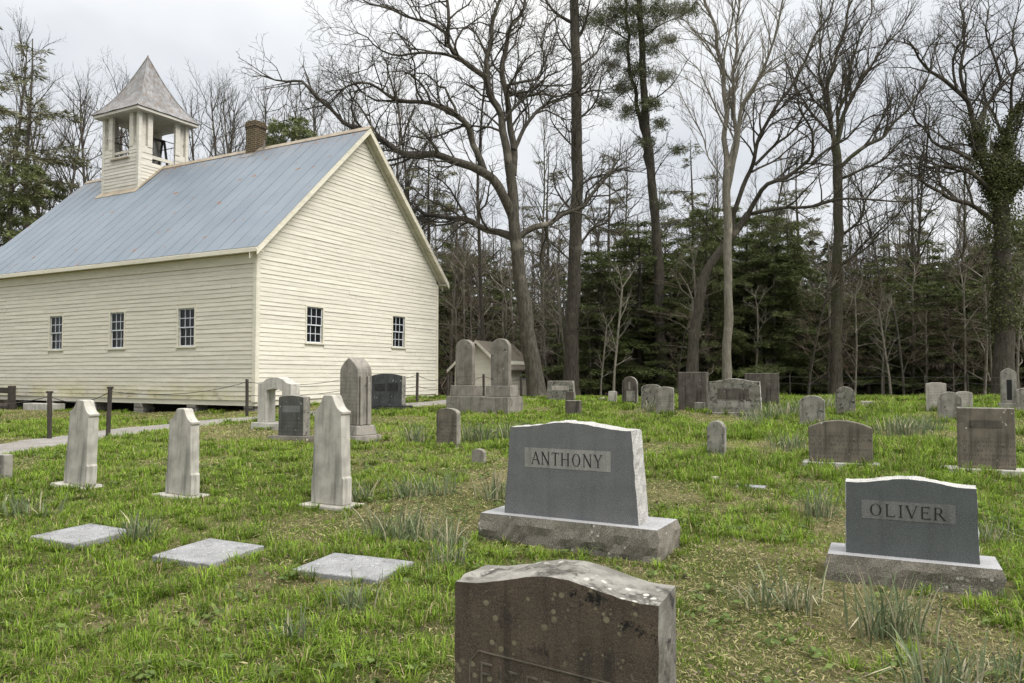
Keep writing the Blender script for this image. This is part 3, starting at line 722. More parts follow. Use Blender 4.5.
# ------------------------------------------------------------------ gravestones
def arc(n, f): return [f(i/n) for i in range(n+1)]
def prof(kind, w, h, d=.08, bw=None):
    """front outline, counter-clockwise from bottom left; bw = width at the foot"""
    a = w/2; b = (bw or w)/2
    ft = [(-b, 0), (b, 0)]
    if kind == 'flat': return ft+[(a, h), (-a, h)]
    if kind == 'serp':  # flat shoulders rising to a low middle curve
        return ft+[(a-2*a*t, h-d+d*(.5-.5*math.cos(2*math.pi*min(1, max(0, (t-.04)/.92))))**1.0) for t in np.linspace(0, 1, 25)]
    if kind == 'seg': return ft+[(a-2*a*t, h-d+d*(1-(2*t-1)**2)) for t in np.linspace(0, 1, 17)]
    if kind == 'round': return ft+[(a*math.cos(u), h-d+d*math.sin(u)) for u in np.linspace(0, math.pi, 19)]
    if kind == 'shoulder':
        c = a*.82
        return ft+[(a, h-d-.02), (a*.97, h-d)]+[(c*math.cos(u), h-d*.9+d*.9*math.sin(u)) for u in np.linspace(.12, math.pi-.12, 15)]+[(-a*.97, h-d), (-a, h-d-.02)]
    if kind == 'gothic':
        q = [(a*(1-s**1.6), h-d+d*s**.85) for s in np.linspace(0, 1, 9)]
        return ft+q+[(-x, z) for x, z in reversed(q[:-1])]
    if kind == 'ogee':  # gravestone with sloping swept shoulders and a small knob
        q = [(b, h*.24), (b*.93, h*.255), (a*.93, h-d-.035), (a, h-d-.03), (a*1.02, h-d), (a*.84, h-d*.93), (a*.64, h-d*.74), (a*.49, h-d*.46), (a*.38, h-d*.16), (a*.34, h-d*.05), (a*.2, h)]
        return ft+q+[(-x, z) for x, z in reversed(q)]
    if kind == 'trap': return [(-b, 0), (b, 0), (a, h-d), (a*.97, h), (-a*.97, h), (-a, h-d)]
def slab(name, out, t, mats, parent=None, bevel=.008, rough=0, lean=0, back=1, seed=0, y0=0, zb=0, sub=.05):
    """extrude an outline from y0 to y0+t; rough sides are split and jittered like rock-pitched stone"""
    rg = random.Random(seed)
    if rough:
        o2 = []
        for (p, q) in zip(out, out[1:]+out[:1]):
            L = math.hypot(q[0]-p[0], q[1]-p[1]); n = max(1, int(L/sub)) if not (p[1] == 0 and q[1] == 0) else 1
            o2 += [(p[0]+(q[0]-p[0])*i/n, p[1]+(q[1]-p[1])*i/n) for i in range(n)]
        out = o2; ny = max(2, int(t/sub))
    else: ny = 1
    n = len(out); V = []; cx = sum(p[0] for p in out)/n; hz = max(p[1] for p in out)
    for j in range(ny+1):
        y = y0+t*j/ny
        for (x, z) in out:
            if rough and z > 0:
                k = rough*(1 if 0 < j < ny else .35)
                bul = rough*1.2*math.sin(math.pi*j/ny)
                nx_, nz_ = (x-cx), (z-hz*.5); L = math.hypot(nx_, nz_)+1e-6
                e = rg.uniform(-k, k)+bul*.6
                V.append((x+nx_/L*e, y+lean*z, zb+z+nz_/L*e))
            else: V.append((x, y+lean*z, zb+z))
    m = MB(); fs = [tuple(range(n)), tuple(range(ny*n+n-1, ny*n-1, -1))]; mi = [0, 0]
    m.add(V, fs, 0)
    sf = [(j*n+i, (j+1)*n+i, (j+1)*n+(i+1)%n, j*n+(i+1)%n) for j in range(ny) for i in range(n)]
    b = 0; m.f += sf
    for j in range(ny):
        for i in range(n):
            up = out[i][1] > hz*.6 and abs(out[i][0]-out[(i+1)%n][0]) > abs(out[i][1]-out[(i+1)%n][1])
            m.m.append(2 if (up and len(mats) > 2) else min(1, len(mats)-1))
    return m.build(name, list(mats), parent, bevel if not rough else 0)
def base_block(name, w, y0, y1, z0, z1, mats, parent, seed=0, rough=.012, sub=.06, batter=0):
    """rock-faced base with a smooth top"""
    rg = random.Random(seed); m = MB()
    nx = max(2, int(w/sub)); ny = max(2, int((y1-y0)/sub)); nz = max(2, int((z1-z0)/sub))
    loop = [(-w/2+w*i/nx, y0) for i in range(nx)]+[(w/2, y0+(y1-y0)*i/ny) for i in range(ny)]+[(w/2-w*i/nx, y1) for i in range(nx)]+[(-w/2, y1-(y1-y0)*i/ny) for i in range(ny)]
    n = len(loop); V = []
    for k in range(nz+1):
        z = z0+(z1-z0)*k/nz; f = 0 if k == nz else 1
        for (x, y) in loop:
            e = f*rough; V.append((x*(1+batter*(1-k/nz))+rg.uniform(-e, e)+(math.copysign(e, x) if abs(abs(x)-w/2) < 1e-6 else 0), y+rg.uniform(-e, e)-(e if y == y0 else 0), z+(rg.uniform(-e, e)*.5 if 0 < k < nz else 0)))
    m.add(V, [(k*n+i, k*n+(i+1)%n, (k+1)*n+(i+1)%n, (k+1)*n+i) for k in range(nz) for i in range(n)], 1)
    m.add([V[nz*n+i] for i in range(n)], [tuple(range(n))], 0)
    return m.build(name, mats, parent)
def steps_block(name, w, t0, t1, z0, z1, mat, parent, ins=.02, bevel=.01):
    m = MB(); a = w/2
    m.hexa([(-a,t0,z0),(a,t0,z0),(a,t1,z0),(-a,t1,z0),(-a+ins,t0+ins,z1),(a-ins,t0+ins,z1),(a-ins,t1-ins,z1),(-a+ins,t1-ins,z1)])
    return m.build(name, mat, parent, bevel)

# roman capitals as strokes: (x0,z0,x1,z1,w) ; 'o' = (cx,cz,rx,rz,a0,a1,thin,thick)
SER = lambda x, z, l=.2: (x-l/2, z, x+l/2, z, .035)
GLY = {
 'A': (.74, [(.03,0,.36,1,.05),(.36,1,.70,0,.105),(.14,.36,.58,.36,.045),SER(.04,.015,.18),SER(.70,.015,.2)], []),
 'N': (.80, [(.10,0,.10,1,.05),(.10,1,.68,0,.11),(.68,0,.68,1,.05),SER(.10,.015,.2),SER(.07,.985,.18),SER(.68,.985,.2)], []),
 'T': (.68, [(.34,0,.34,1,.10),(.02,.975,.66,.975,.05),(.03,.99,.03,.84,.035),(.65,.99,.65,.84,.035),SER(.34,.015,.22)], []),
 'H': (.80, [(.12,0,.12,1,.10),(.66,0,.66,1,.10),(.12,.5,.66,.5,.045),SER(.12,.015),SER(.12,.985),SER(.66,.015),SER(.66,.985)], []),
 'O': (.86, [], [(.43,.5,.36,.5,0,2*math.pi,.045,.11)]),
 'Y': (.72, [(.36,0,.36,.47,.10),(.36,.45,.06,1,.10),(.36,.45,.66,1,.05),SER(.36,.015,.22),SER(.07,.985,.18),SER(.66,.985,.18)], []),
 'L': (.66, [(.12,0,.12,1,.10),(.12,.025,.60,.025,.05),(.60,0,.60,.18,.035),SER(.12,.985,.22)], []),
 'I': (.32, [(.16,0,.16,1,.10),SER(.16,.015,.24),SER(.16,.985,.24)], []),
 'V': (.72, [(.06,1,.36,0,.105),(.36,0,.66,1,.05),SER(.07,.985,.2),SER(.66,.985,.18)], []),
 'E': (.64, [(.12,0,.12,1,.10),(.12,.025,.58,.025,.05),(.12,.975,.56,.975,.05),(.12,.52,.46,.52,.045),(.58,0,.58,.17,.035),(.56,1,.56,.84,.035),(.46,.60,.46,.44,.03)], []),
 'R': (.74, [(.12,0,.12,1,.10),(.12,.975,.34,.975,.05),(.12,.50,.34,.50,.045),(.34,.5,.66,0,.10),SER(.12,.015,.2),SER(.68,.015,.14)], [(.34,.7375,.20,.2375,-math.pi/2,math.pi/2,.045,.10)]),
}
def lettering(word, width, height, x0, z0, y, mat, parent, weight=1.0):
    gap = .16; tot = sum(GLY[c][0] for c in word)+gap*(len(word)-1); k = width/tot; hk = height
    m = MB(); x = x0; q = 0
    for c in word:
        w, st, os_ = GLY[c]
        for (a, b, c2, d, t) in st:
            A = np.array([x+a*k, z0+b*hk]); B = np.array([x+c2*k, z0+d*hk]); D = (B-A)/np.linalg.norm(B-A); N = np.array([-D[1], D[0]])*t*weight*.5*(k*.55+hk*.45)
            yy = y-.0016-.00012*(q % 9); q += 1
            p = [A-N, B-N, B+N, A+N]
            m.add([(u[0], yy, u[1]) for u in p]+[(u[0], y+.001, u[1]) for u in p], [(0,1,2,3),(0,4,5,1),(1,5,6,2),(2,6,7,3),(3,7,4,0)])
        for (cx, cz, rx, rz_, a0, a1, tn, tk) in os_:
            n = 28 if a1-a0 > 4 else 14; V = []; yy = y-.0016-.00012*(q % 9); q += 1
            for i in range(n+1):
                a = a0+(a1-a0)*i/n; t = (tn+(tk-tn)*abs(math.cos(a)))*weight
                for rr_ in (1, 0):
                    V.append((x+(cx+(rx-(0 if rr_ else t))*math.cos(a))*k, yy, z0+(cz+(rz_-(0 if rr_ else (tn+(tk-tn)*abs(math.cos(a)))*.8*weight))*math.sin(a))*hk))
            m.add(V, [(2*i, 2*i+2, 2*i+3, 2*i+1) for i in range(n)])
        x += (w+gap)*k
    return m.build('lettering', mat, parent)
def plate(name, x0, x1, z0, z1, y, mat, parent, proud=.002, lean=0):
    m = MB(); m.hexa([(x0,y-proud+lean*z0,z0),(x1,y-proud+lean*z0,z0),(x1,y+.002+lean*z0,z0),(x0,y+.002+lean*z0,z0),(x0,y-proud+lean*z1,z1),(x1,y-proud+lean*z1,z1),(x1,y+.002+lean*z1,z1),(x0,y+.002+lean*z1,z1)])
    return m.build(name, mat, parent)
def grave(x, y, yaw, label, name='gravestone', cat='gravestone', tilt=(0, 0), sink=0.03):
    e = empty(name, (x, y, G(x, y)-sink), -R(yaw), label, cat); e.rotation_euler = (R(tilt[0]), R(tilt[1]), -R(yaw)); return e

# ANTHONY
g = grave(.48, 6.58, 29, 'large grey granite headstone reading ANTHONY on a wide rough base', sink=.02)
zb = .255
base_block('base', 1.62, -.10, .44, -.1, zb, [M['base_top'], M['rough_dark']], g, 1, .014)
s_ = slab('slab', prof('serp', 1.13, .815, .052, bw=1.25), .25, [M['grey_granite'], M['rough_granite'], M['rough_granite']], g, rough=.010, seed=3, zb=zb)
pl = plate('name_panel', -.42, .385, zb+.418, zb+.588, 0, M['panel'], g)
lettering('ANTHONY', .66, .108, -.35, zb+.447, -.002, M['letter_black'], pl)
# OLIVER
g = grave(2.85, 5.55, 26, 'dark blue-grey granite headstone reading OLIVER on a rough low base', sink=.02)
zb = .21
base_block('base', 1.09, -.10, .32, -.1, zb, [M['base_top'], M['rough_dark']], g, 2, .012)
slab('slab', prof('serp', .83, .56, .042, bw=.85), .2, [M['blue_granite'], M['rough_granite'], M['rough_granite']], g, rough=.008, seed=4, zb=zb)
pl = plate('name_panel', -.315, .285, zb+.262, zb+.395, 0, M['panel_dark'], g)
lettering('OLIVER', .49, .088, -.265, zb+.284, -.002, M['letter_black'], pl)
# front brown stone
g = grave(.15, 3.0, 24, 'brown lichen-spotted headstone with pale curved top, nearest of all the stones', sink=.02)
slab('slab', prof('serp', .835, .808, .060), .30, [M['brown_lichen'], M['side_lichen'], M['pale_top']], g, rough=.006, seed=7, sub=.04)
m = MB()
y_ = -.0035
def stroke(m, a, b, w, y):
    A = np.array(a); B = np.array(b); D = (B-A)/np.linalg.norm(B-A); N = np.array([-D[1], D[0]])*w/2
    p = [A-N, B-N, B+N, A+N]; m.add([(u[0], y, u[1]) for u in p]+[(u[0], .003, u[1]) for u in p], [(0,1,2,3),(0,4,5,1),(1,5,6,2),(2,6,7,3),(3,7,4,0)])
stroke(m, (-.31,.485), (.34,.435), .005, y_); stroke(m, (-.35,.44), (-.31,.4845), .005, y_-.0003); stroke(m, (-.35,.439), (-.35,.2), .005, y_)
m.build('panel_border', M['letter_pale'], g)
m = MB(); lx = -.30
for k, (w, kind) in enumerate(((.05,'S'),(.03,'I'),(.05,'d'),(.05,'E'),(.05,'d'),(.05,'H'),(.05,'d'),(.05,'E'),(.06,'d'))):
    zt_ = .440-.066*(lx+.30)/.65-.004*(k % 2)
    if kind in 'SE': stroke(m, (lx, zt_), (lx+w, zt_-.004), .007, y_); stroke(m, (lx, zt_-.04), (lx+w*.8, zt_-.045), .007, y_-.0002); stroke(m, (lx+.004, zt_-.004), (lx+.004, zt_-.08), .007, y_-.0004)
    elif kind == 'I': stroke(m, (lx+w/2, zt_+.008), (lx+w/2, zt_-.08), .008, y_)
    elif kind == 'd': stroke(m, (lx, zt_-.006), (lx+w*.7, zt_-.009), .008, y_)
    else: stroke(m, (lx, zt_), (lx, zt_-.08), .007, y_); stroke(m, (lx+w, zt_-.003), (lx+w, zt_-.08), .007, y_-.0002); stroke(m, (lx, zt_-.04), (lx+w, zt_-.043), .006, y_-.0004)
    lx += w+.022
m.build('lettering', M['letter_pale'], g)

# three white tablets on flat bases
for (x, y, w, h, t, lab, tl) in ((-5.27, 9.31, .44, 1.02, .135, 'white marble tablet leaning slightly, farthest left of the three tall white ones', (0, 4)),
                                 (-3.78, 8.75, .43, .97, .12, 'white marble tablet with swept shoulders, middle of the three tall white ones', (0, 1)),
                                 (-1.97, 8.23, .44, 1.16, .145, 'tallest white marble tablet, closest to the ANTHONY headstone of the three', (0, 0))):
    g = grave(x, y, 28, lab, tilt=tl)
    steps_block('base', w+.22, -.12, t+.13, -.06, .055, M['white_marble'], g)
    slab('slab', prof('ogee', w*.9, h, h*.15, bw=w), t, [M['white_marble']], g, zb=.057, bevel=.012)
# arch stone
g = grave(-4.92, 15.9, 28, 'pale grey arch-shaped monument with an open doorway between two legs')
steps_block('base', 1.10, -.12, .42, -.1, .17, M['concrete'], g)
w, h = .92, 1.0; a = w/2; b = .22
out = [(-a,0),(-b,0),(-b,.66)]+[(-b+2*b*i/6, .66+.04*math.sin(math.pi*i/6)) for i in range(1,6)]+[(b,.66),(b,0),(a,0),(a,.80),(a*.72,.83),(a*.5,.90),(a*.2,.94),(-a*.2,.94),(-a*.5,.90),(-a*.72,.83),(-a,.80)]
slab('arch', out, .27, [M['concrete']], g, zb=.172)
# small dark inscribed stone
g = grave(-3.96, 13.8, 22, 'small dark grey headstone with a pale inscribed band, in front of the arch')
base_block('base', .82, -.10, .28, -.08, .10, [M['rough_dark'], M['rough_dark']], g, 5, .008)
slab('slab', prof('seg', .54, .72, .03), .19, [M['dark_inscribed'], M['weathered'], M['weathered']], g, zb=.10, rough=.005, seed=5)
plate('name_panel', -.19, .19, .52, .64, 0, M['panel_dark'], g)
# gothic shaft
g = grave(-2.87, 13.5, 40, 'tall grey pointed shaft with moulded sides on a two-step plinth')
steps_block('plinth', .80, -.16, .50, -.1, .17, M['grey_tablet'], g, .05, .012)
steps_block('plinth', .62, -.06, .40, .172, .34, M['grey_tablet'], g, .03, .012)
slab('shaft', prof('gothic', .50, 1.19, .26), .32, [M['grey_tablet']], g, zb=.342, bevel=.02)
m = MB(); m.box(.252, .285, .04, .10, .345, 1.2); m.box(.252, .285, .20, .27, .345, 1.2)
m.build('side_moulding', M['grey_tablet'], g, .01)
# dark stone with black panels
g = grave(-3.42, 20.8, 16, 'dark grey headstone with two black square panels, beside the church path', tilt=(-2, 0))
base_block('base', 1.22, -.15, .42, -.1, .18, [M['black_patch'], M['black_patch']], g, 6, .012)
slab('slab', prof('seg', .95, .86, .07), .24, [M['dark_slate'], M['weathered'], M['weathered']], g, zb=.18, rough=.006, seed=9)
plate('black_panel', -.34, -.02, .56, .76, 0, M['black_patch'], g); plate('black_panel', .04, .36, .56, .78, 0, M['black_patch'], g)
# brown round top
g = grave(-1.11, 13.05, 28, 'small brown round-topped tablet standing alone left of the daffodil row')
steps_block('base', .56, -.10, .22, -.05, .06, M['grey_tablet_short'], g)
slab('slab', prof('round', .41, .62, .09), .13, [M['brown_stone'], M['grey_tablet_short']], g, zb=.062)
g = grave(-.50, 11.15, 28, 'tiny rounded footstone in the grass just left of the ANTHONY headstone')
slab('slab', prof('round', .20, .23, .06), .09, [M['grey_tablet_short']], g)
# twin monument
g = grave(-.93, 19.95, 30, 'twin monument of two round-topped grey tablets sharing one long base')
steps_block('base', 1.92, 0, .80, -.12, .45, M['twin_base'], g, .01, .012)
for sx_ in (-.56, .55):
    m = MB(); m.hexa([(sx_-.39,.16,.452),(sx_+.39,.16,.452),(sx_+.39,.60,.452),(sx_-.39,.60,.452),(sx_-.37,.18,.74),(sx_+.37,.18,.74),(sx_+.37,.58,.74),(sx_-.37,.58,.74)])
    m.build('plinth', M['twin_base'], g, .015)
    t_o = slab('tablet', [(x+sx_, z) for x, z in prof('round', .54, 1.22, .23)], .16, [M['twin_stone']], g, zb=.742, y0=.26, bevel=.02)
# right and centre stones
FOOT = []
def simple(x, y, yaw, kind, w, h, t, mats, label, d=.08, bw=None, tilt=(0,0), base=None, rough=0, seed=0, bevel=.012):
    g = grave(x, y, yaw, label, tilt=tilt)
    bw_ = base[0]/2 if base else (bw or w)/2; f_ = base[2] if base else 0; FOOT.append((x, y, yaw, -bw_, bw_, -f_, t+f_))
    z = -.05
    if base:
        bwid, bh, fr, m_ = base; steps_block('base', bwid, -fr, t+fr, -.06, bh, m_, g, .01); z = bh+.002
    slab('slab', prof(kind, w, h, d, bw), t, [M[q] for q in mats], g, zb=z, rough=rough, seed=seed, bevel=bevel)
    return g
simple(-6.5, 9.72, 28, 'flat', .38, .40, .11, ['weathered'], 'low mossy block stone at the far left edge of the graveyard', 0)
g = simple(1.5, 24.0, 15, 'trap', .80, .74, .3, ['mottled_grey', 'weathered'], 'grey tapered headstone with a pale panel, right of the shed', .03, bw=.9)
plate('name_panel', -.27, .27, .40, .54, 0, M['pale_stone'], g)
simple(1.5, 19.15, 20, 'flat', .37, .46, .22, ['dark_brown', 'dark_brown', 'weathered'], 'short brown block stone above the top of the ANTHONY headstone', 0)
simple(1.60, 21.5, 20, 'flat', .22, .55, .12, ['dark_brown'], 'narrow dark brown footstone just behind the short brown block', 0)
simple(2.81, 24.0, 20, 'round', .20, .23, .1, ['pale_stone'], 'tiny pale footstone beside a small white marker at the woods edge', .06)
simple(3.05, 23.4, 20, 'seg', .26, .44, .08, ['white_marble'], 'small white marker stone at the foot of the pale sapling', .02)
g = simple(3.48, 22.8, 25, 'round', .46, .92, .12, ['dark_brown', 'weathered'], 'dark arched tablet with worn pale streaks down its face', .22)
plate('worn_panel', -.10, .16, .15, .45, 0, M['weathered'], g, .004); plate('worn_panel', -.03, .03, .47, .72, 0, M['weathered'], g, .004)
simple(3.83, 21.2, 20, 'shoulder', .55, .76, .14, ['mottled_grey'], 'mottled grey shouldered tablet, half hidden by a plainer grey one', .07)
simple(3.88, 19.6, 20, 'seg', .45, .80, .16, ['grey_tablet_short', 'weathered'], 'plain grey tablet with slightly rounded top in front of a mottled one', .035)
simple(4.85, 20.7, 24, 'flat', .76, 1.12, .32, ['dark_brown', 'dark_brown', 'pale_top'], 'large dark brown block headstone with a pale flat top', 0)
simple(4.93, 20.25, 24, 'flat', .27, .33, .1, ['weathered'], 'small pale footstone leaning against the large dark brown block', 0)
g = grave(5.62, 19.45, 20, 'wide mottled grey headstone with curved top and ledge base')
base_block('base', 1.35, -.28, .5, -.12, .10, [M['pale_top'], M['rough_dark']], g, 11, .01)
slab('slab', prof('serp', 1.22, .84, .07, bw=1.3), .28, [M['mottled_grey'], M['rough_granite'], M['pale_top']], g, zb=.10, rough=.010, seed=12)
plate('dark_panel', -.42, .36, .42, .70, 0, M['dark_brown'], g, .003); plate('name_panel', -.40, .38, .22, .38, 0, M['weathered'], g, .003)
simple(7.15, 22.0, 20, 'flat', .92, 1.04, .16, ['dark_brown', 'weathered'], 'flat-topped brown headstone standing behind the wide mottled one', 0)
simple(3.06, 11.6, 25, 'shoulder', .26, .62, .2, ['weathered', 'weathered', 'pale_top'], 'narrow worn upright stone with a knobbed pale top, alone in grass', .09)
simple(6.35, 16.3, 24, 'shoulder', .50, .76, .13, ['weathered'], 'light grey shouldered tablet behind the wide brown arched stone', .09)
simple(8.4, 19.4, 22, 'round', .46, .82, .1, ['mottled_grey', 'weathered'], 'pale round-topped tablet with dark stained head', .22)
simple(9.98, 21.6, 20, 'flat', .34, .26, .14, ['pale_stone'], 'low pale block between round-topped tablets at the crest', 0)
simple(4.55, 10.7, 24, 'seg', .82, .58, .15, ['brown_stone'], 'wide brown headstone with gently arched top and rows of worn text', .10, base=(1.0, .085, .11, M['rough_granite']))
simple(11.3, 20.5, 24, 'seg', .48, .86, .08, ['pale_stone'], 'tall pale cream tablet behind a round-topped stone', .03)
simple(10.35, 18.2, 24, 'round', .50, .74, .12, ['weathered'], 'grey round-topped stone in front of the tall pale cream tablet', .22)
simple(12.1, 20.6, 24, 'round', .40, .60, .1, ['pale_stone'], 'low pale stone peeping out right of the grey round-topped stone', .06)
g = simple(6.28, 10.2, 22, 'flat', .65, .80, .17, ['brown_stone', 'brown_stone', 'pale_top'], 'square brown inscribed headstone with bordered panel, behind OLIVER', 0, base=(1.05, .09, .13, M['concrete']))
plate('name_panel', -.20, .18, .63, .73, 0, M['dark_brown'], g, .003)
g = grave(13.5, 20.9, 28, 'slim pale pointed stone with a dark slot at the far right')
steps_block('base', .52, -.1, .35, -.1, .22, M['weathered'], g)
slab('shaft', prof('gothic', .36, .95, .16), .25, [M['weathered']], g, zb=.222); plate('dark_panel', -.05, .07, .30, .85, 0, M['letter_black'], g, .003)
simple(13.5, 20.1, 24, 'seg', .55, .72, .14, ['weathered'], 'grey tablet cut by the right edge of the photo', .06)
# flat slabs in the grass
def flat(x, y, yaw, w, d, label, th=.04, roll=0):
    rg = random.Random(int(x*100)); m = MB(); out = [(-w/2,0),(0,rg.uniform(-.01,.01)),(w/2,0),(w/2+rg.uniform(-.01,.01),d/2),(w/2,d),(rg.uniform(-.1,.1),d+rg.uniform(-.012,.012)),(-w/2,d),(-w/2+rg.uniform(-.015,.015),d/2)]
    n = len(out); cx, cy = x+.5*d*math.sin(R(yaw)), y+.5*d*math.cos(R(yaw))
    m.add([(p[0], p[1], -.05) for p in out]+[(p[0], p[1], th) for p in out], [tuple(range(n)), tuple(range(n, 2*n))]+[(i, (i+1)%n, n+(i+1)%n, n+i) for i in range(n)])
    o = m.build('flat_gravestone', M['flat_slab'], None, .01, loc=(x, y, G(cx, cy)-.005)); o.rotation_euler = (R(roll), R(roll*.5), -R(yaw))
    tag(o, label, 'gravestone'); return o
FLATS = [(-3.89, 6.55, 27, .60, .56), (-2.57, 6.01, 24, .60, .60), (-1.30, 5.65, 22, .74, .54), (2.83, 9.2, 25, .34, .2)]
flat(*FLATS[0], 'flat pale grey slab lying in the grass, farthest left of three', roll=1.5)
flat(*FLATS[1], 'flat pale grey slab lying in the grass, middle of three', roll=2)
flat(*FLATS[2], 'flat pale grey slab lying in the grass nearest the brown lichen-spotted headstone', roll=1)
flat(*FLATS[3], 'little flat grey marker sunk in grass between ANTHONY and OLIVER', th=.02)
o = base_block('white_stone', .09, 0, .07, -.02, .045, [M['pale_stone'], M['pale_stone']], None, 31, .008, .03); o.location = (2.55, 9.7, G(2.55, 9.7)); tag(o, 'fist-sized white stone lying in the grass right of ANTHONY', 'stone')

# ------------------------------------------------------------------ trees
def tubes(brs, sides):
    """brs: list of (pts n x 3, radii n); returns verts, quads"""
    groups = {}
    for p, r in brs: groups.setdefault(len(p), []).append((p, r))
    Vs, Fs, b = [], [], 0
    ang = 2*math.pi*np.arange(sides)/sides; ca, sa = np.cos(ang), np.sin(ang)
    for n, L in groups.items():
        Pn = np.array([q[0] for q in L], float); Rn = np.array([q[1] for q in L], float); B = len(L)
        T = np.gradient(Pn, axis=1); T /= np.linalg.norm(T, axis=2, keepdims=True)+1e-9
        ref = np.where(np.abs(T[:, :, 2].mean(1))[:, None, None] > .75, np.array([1., .2, 0]), np.array([.15, .1, 1.]))
        U = np.cross(T, np.broadcast_to(ref, T.shape)); U /= np.linalg.norm(U, axis=2, keepdims=True)+1e-9; W = np.cross(T, U)
        ring = Pn[:, :, None, :]+Rn[:, :, None, None]*(U[:, :, None, :]*ca[None, None, :, None]+W[:, :, None, :]*sa[None, None, :, None])
        Vs.append(ring.reshape(-1, 3))
        I = b+np.arange(B*n*sides).reshape(B, n, sides); J = np.roll(I, -1, axis=2)
        Fs.append(np.stack([I[:, :-1], J[:, :-1], J[:, 1:], I[:, 1:]], -1).reshape(-1, 4)); b += B*n*sides
    return np.concatenate(Vs), np.concatenate(Fs)
def tubemesh(name, parts, mats, smooth=True):
    """parts: list of (brs, sides, material index)"""
    V, Fc, mi, b = [], [], [], 0
    for brs, k, m in parts:
        if not brs: continue
        v, f = tubes(brs, k); V.append(v); Fc.append(f+b); b += len(v); mi.append(np.full(len(f), m))
    return npmesh(name, np.concatenate(V), [np.concatenate(Fc)], mats, np.concatenate(mi), smooth=smooth)

class Grow:
    def __init__(s, seed, crook=.22, up=.10, spread=48, seg=(.45, .30, .22), maxl=3, sp=(.42, .34, .26), lenk=1.0, rtw=.005):
        s.r = random.Random(seed); s.crook = crook; s.up = up; s.spread = spread; s.seg = seg; s.maxl = maxl; s.sp = sp; s.lenk = lenk; s.rtw = rtw; s.out = [[], [], [], []]
    def side_dir(s, d, ang):
        r = s.r
        a = (r.gauss(0,1), r.gauss(0,1), r.gauss(0,1)); k = a[0]*d[0]+a[1]*d[1]+a[2]*d[2]
        v = (a[0]-k*d[0], a[1]-k*d[1], a[2]-k*d[2]); n = math.sqrt(v[0]**2+v[1]**2+v[2]**2)+1e-6
        c, q = math.cos(ang), math.sin(ang)
        return (d[0]*c+v[0]/n*q, d[1]*c+v[1]/n*q, d[2]*c+v[2]/n*q+s.up)
    def branch(s, p, d, r0, L, lvl):
        r = s.r; seg = s.seg[min(lvl-1, 2)]; n = max(3, int(L/seg)+1); st = L/(n-1)
        pts = [p]; rad = [r0]; ck = s.crook*(1.15 if lvl < 3 else 1)
        nl = math.sqrt(d[0]**2+d[1]**2+d[2]**2); d = (d[0]/nl, d[1]/nl, d[2]/nl); ds = [d]
        for i in range(1, n):
            d = (d[0]+r.gauss(0, ck), d[1]+r.gauss(0, ck), d[2]+r.gauss(0, ck)+s.up*.35)
            nl = math.sqrt(d[0]**2+d[1]**2+d[2]**2); d = (d[0]/nl, d[1]/nl, d[2]/nl)
            q = pts[-1]; pts.append((q[0]+d[0]*st, q[1]+d[1]*st, q[2]+d[2]*st)); ds.append(d)
            rad.append(max(s.rtw*.7, r0*(1-.72*i/(n-1))))
        s.out[min(lvl, 3)].append((pts, rad))
        if lvl < s.maxl: s.spawn(pts, rad, ds, L, lvl, .22)
    def spawn(s, pts, rad, ds, L, lvl, t0, spc=None, lk=None):
        r = s.r; n = len(pts); sp = spc or s.sp[min(lvl, 2)]
        cnt = max(2, int(L*(1-t0)/sp+r.random()))
        for k in range(cnt):
            t = t0+(1-t0)*(k+r.random())/cnt; f = t*(n-1); i = min(n-2, int(f)); u = f-i
            a, b = pts[i], pts[i+1]; p = (a[0]+(b[0]-a[0])*u, a[1]+(b[1]-a[1])*u, a[2]+(b[2]-a[2])*u)
            rr_ = rad[i]*(1-u)+rad[i+1]*u
            if lvl == 0: Lc = r.uniform(1.1, 3.2)*s.lenk*(1.15-.55*t) if lk is None else lk*r.uniform(.5, 1.3)*(1.1-.5*t)
            else: Lc = L*r.uniform(.28, .60)*(1.1-.55*t)
            Lc = max(.22, Lc)
            rc = max(s.rtw, min(rr_*.62, .010*Lc+.007 if lvl else .013*Lc+.012))
            s.branch(p, s.side_dir(ds[i], R(r.uniform(s.spread*.55, s.spread*1.3))), rc, Lc, lvl+1)
    def limb(s, pts, rad, t0=.2, spc=None, lk=None):
        pts = [tuple(p) for p in pts]; ds = []
        for a, b in zip(pts[:-1], pts[1:]):
            v = (b[0]-a[0], b[1]-a[1], b[2]-a[2]); n = math.sqrt(sum(q*q for q in v))+1e-9; ds.append((v[0]/n, v[1]/n, v[2]/n))
        ds.append(ds[-1]); L = sum(math.dist(a, b) for a, b in zip(pts[:-1], pts[1:]))
        s.spawn(pts, rad, ds, L, 0, t0, spc, lk)
        for k in range(3): s.branch(pts[-1], s.side_dir(ds[-1], R(s.r.uniform(8, 35))), max(s.rtw, rad[-1]*.8), s.r.uniform(.8, 2.0)*s.lenk, 1)

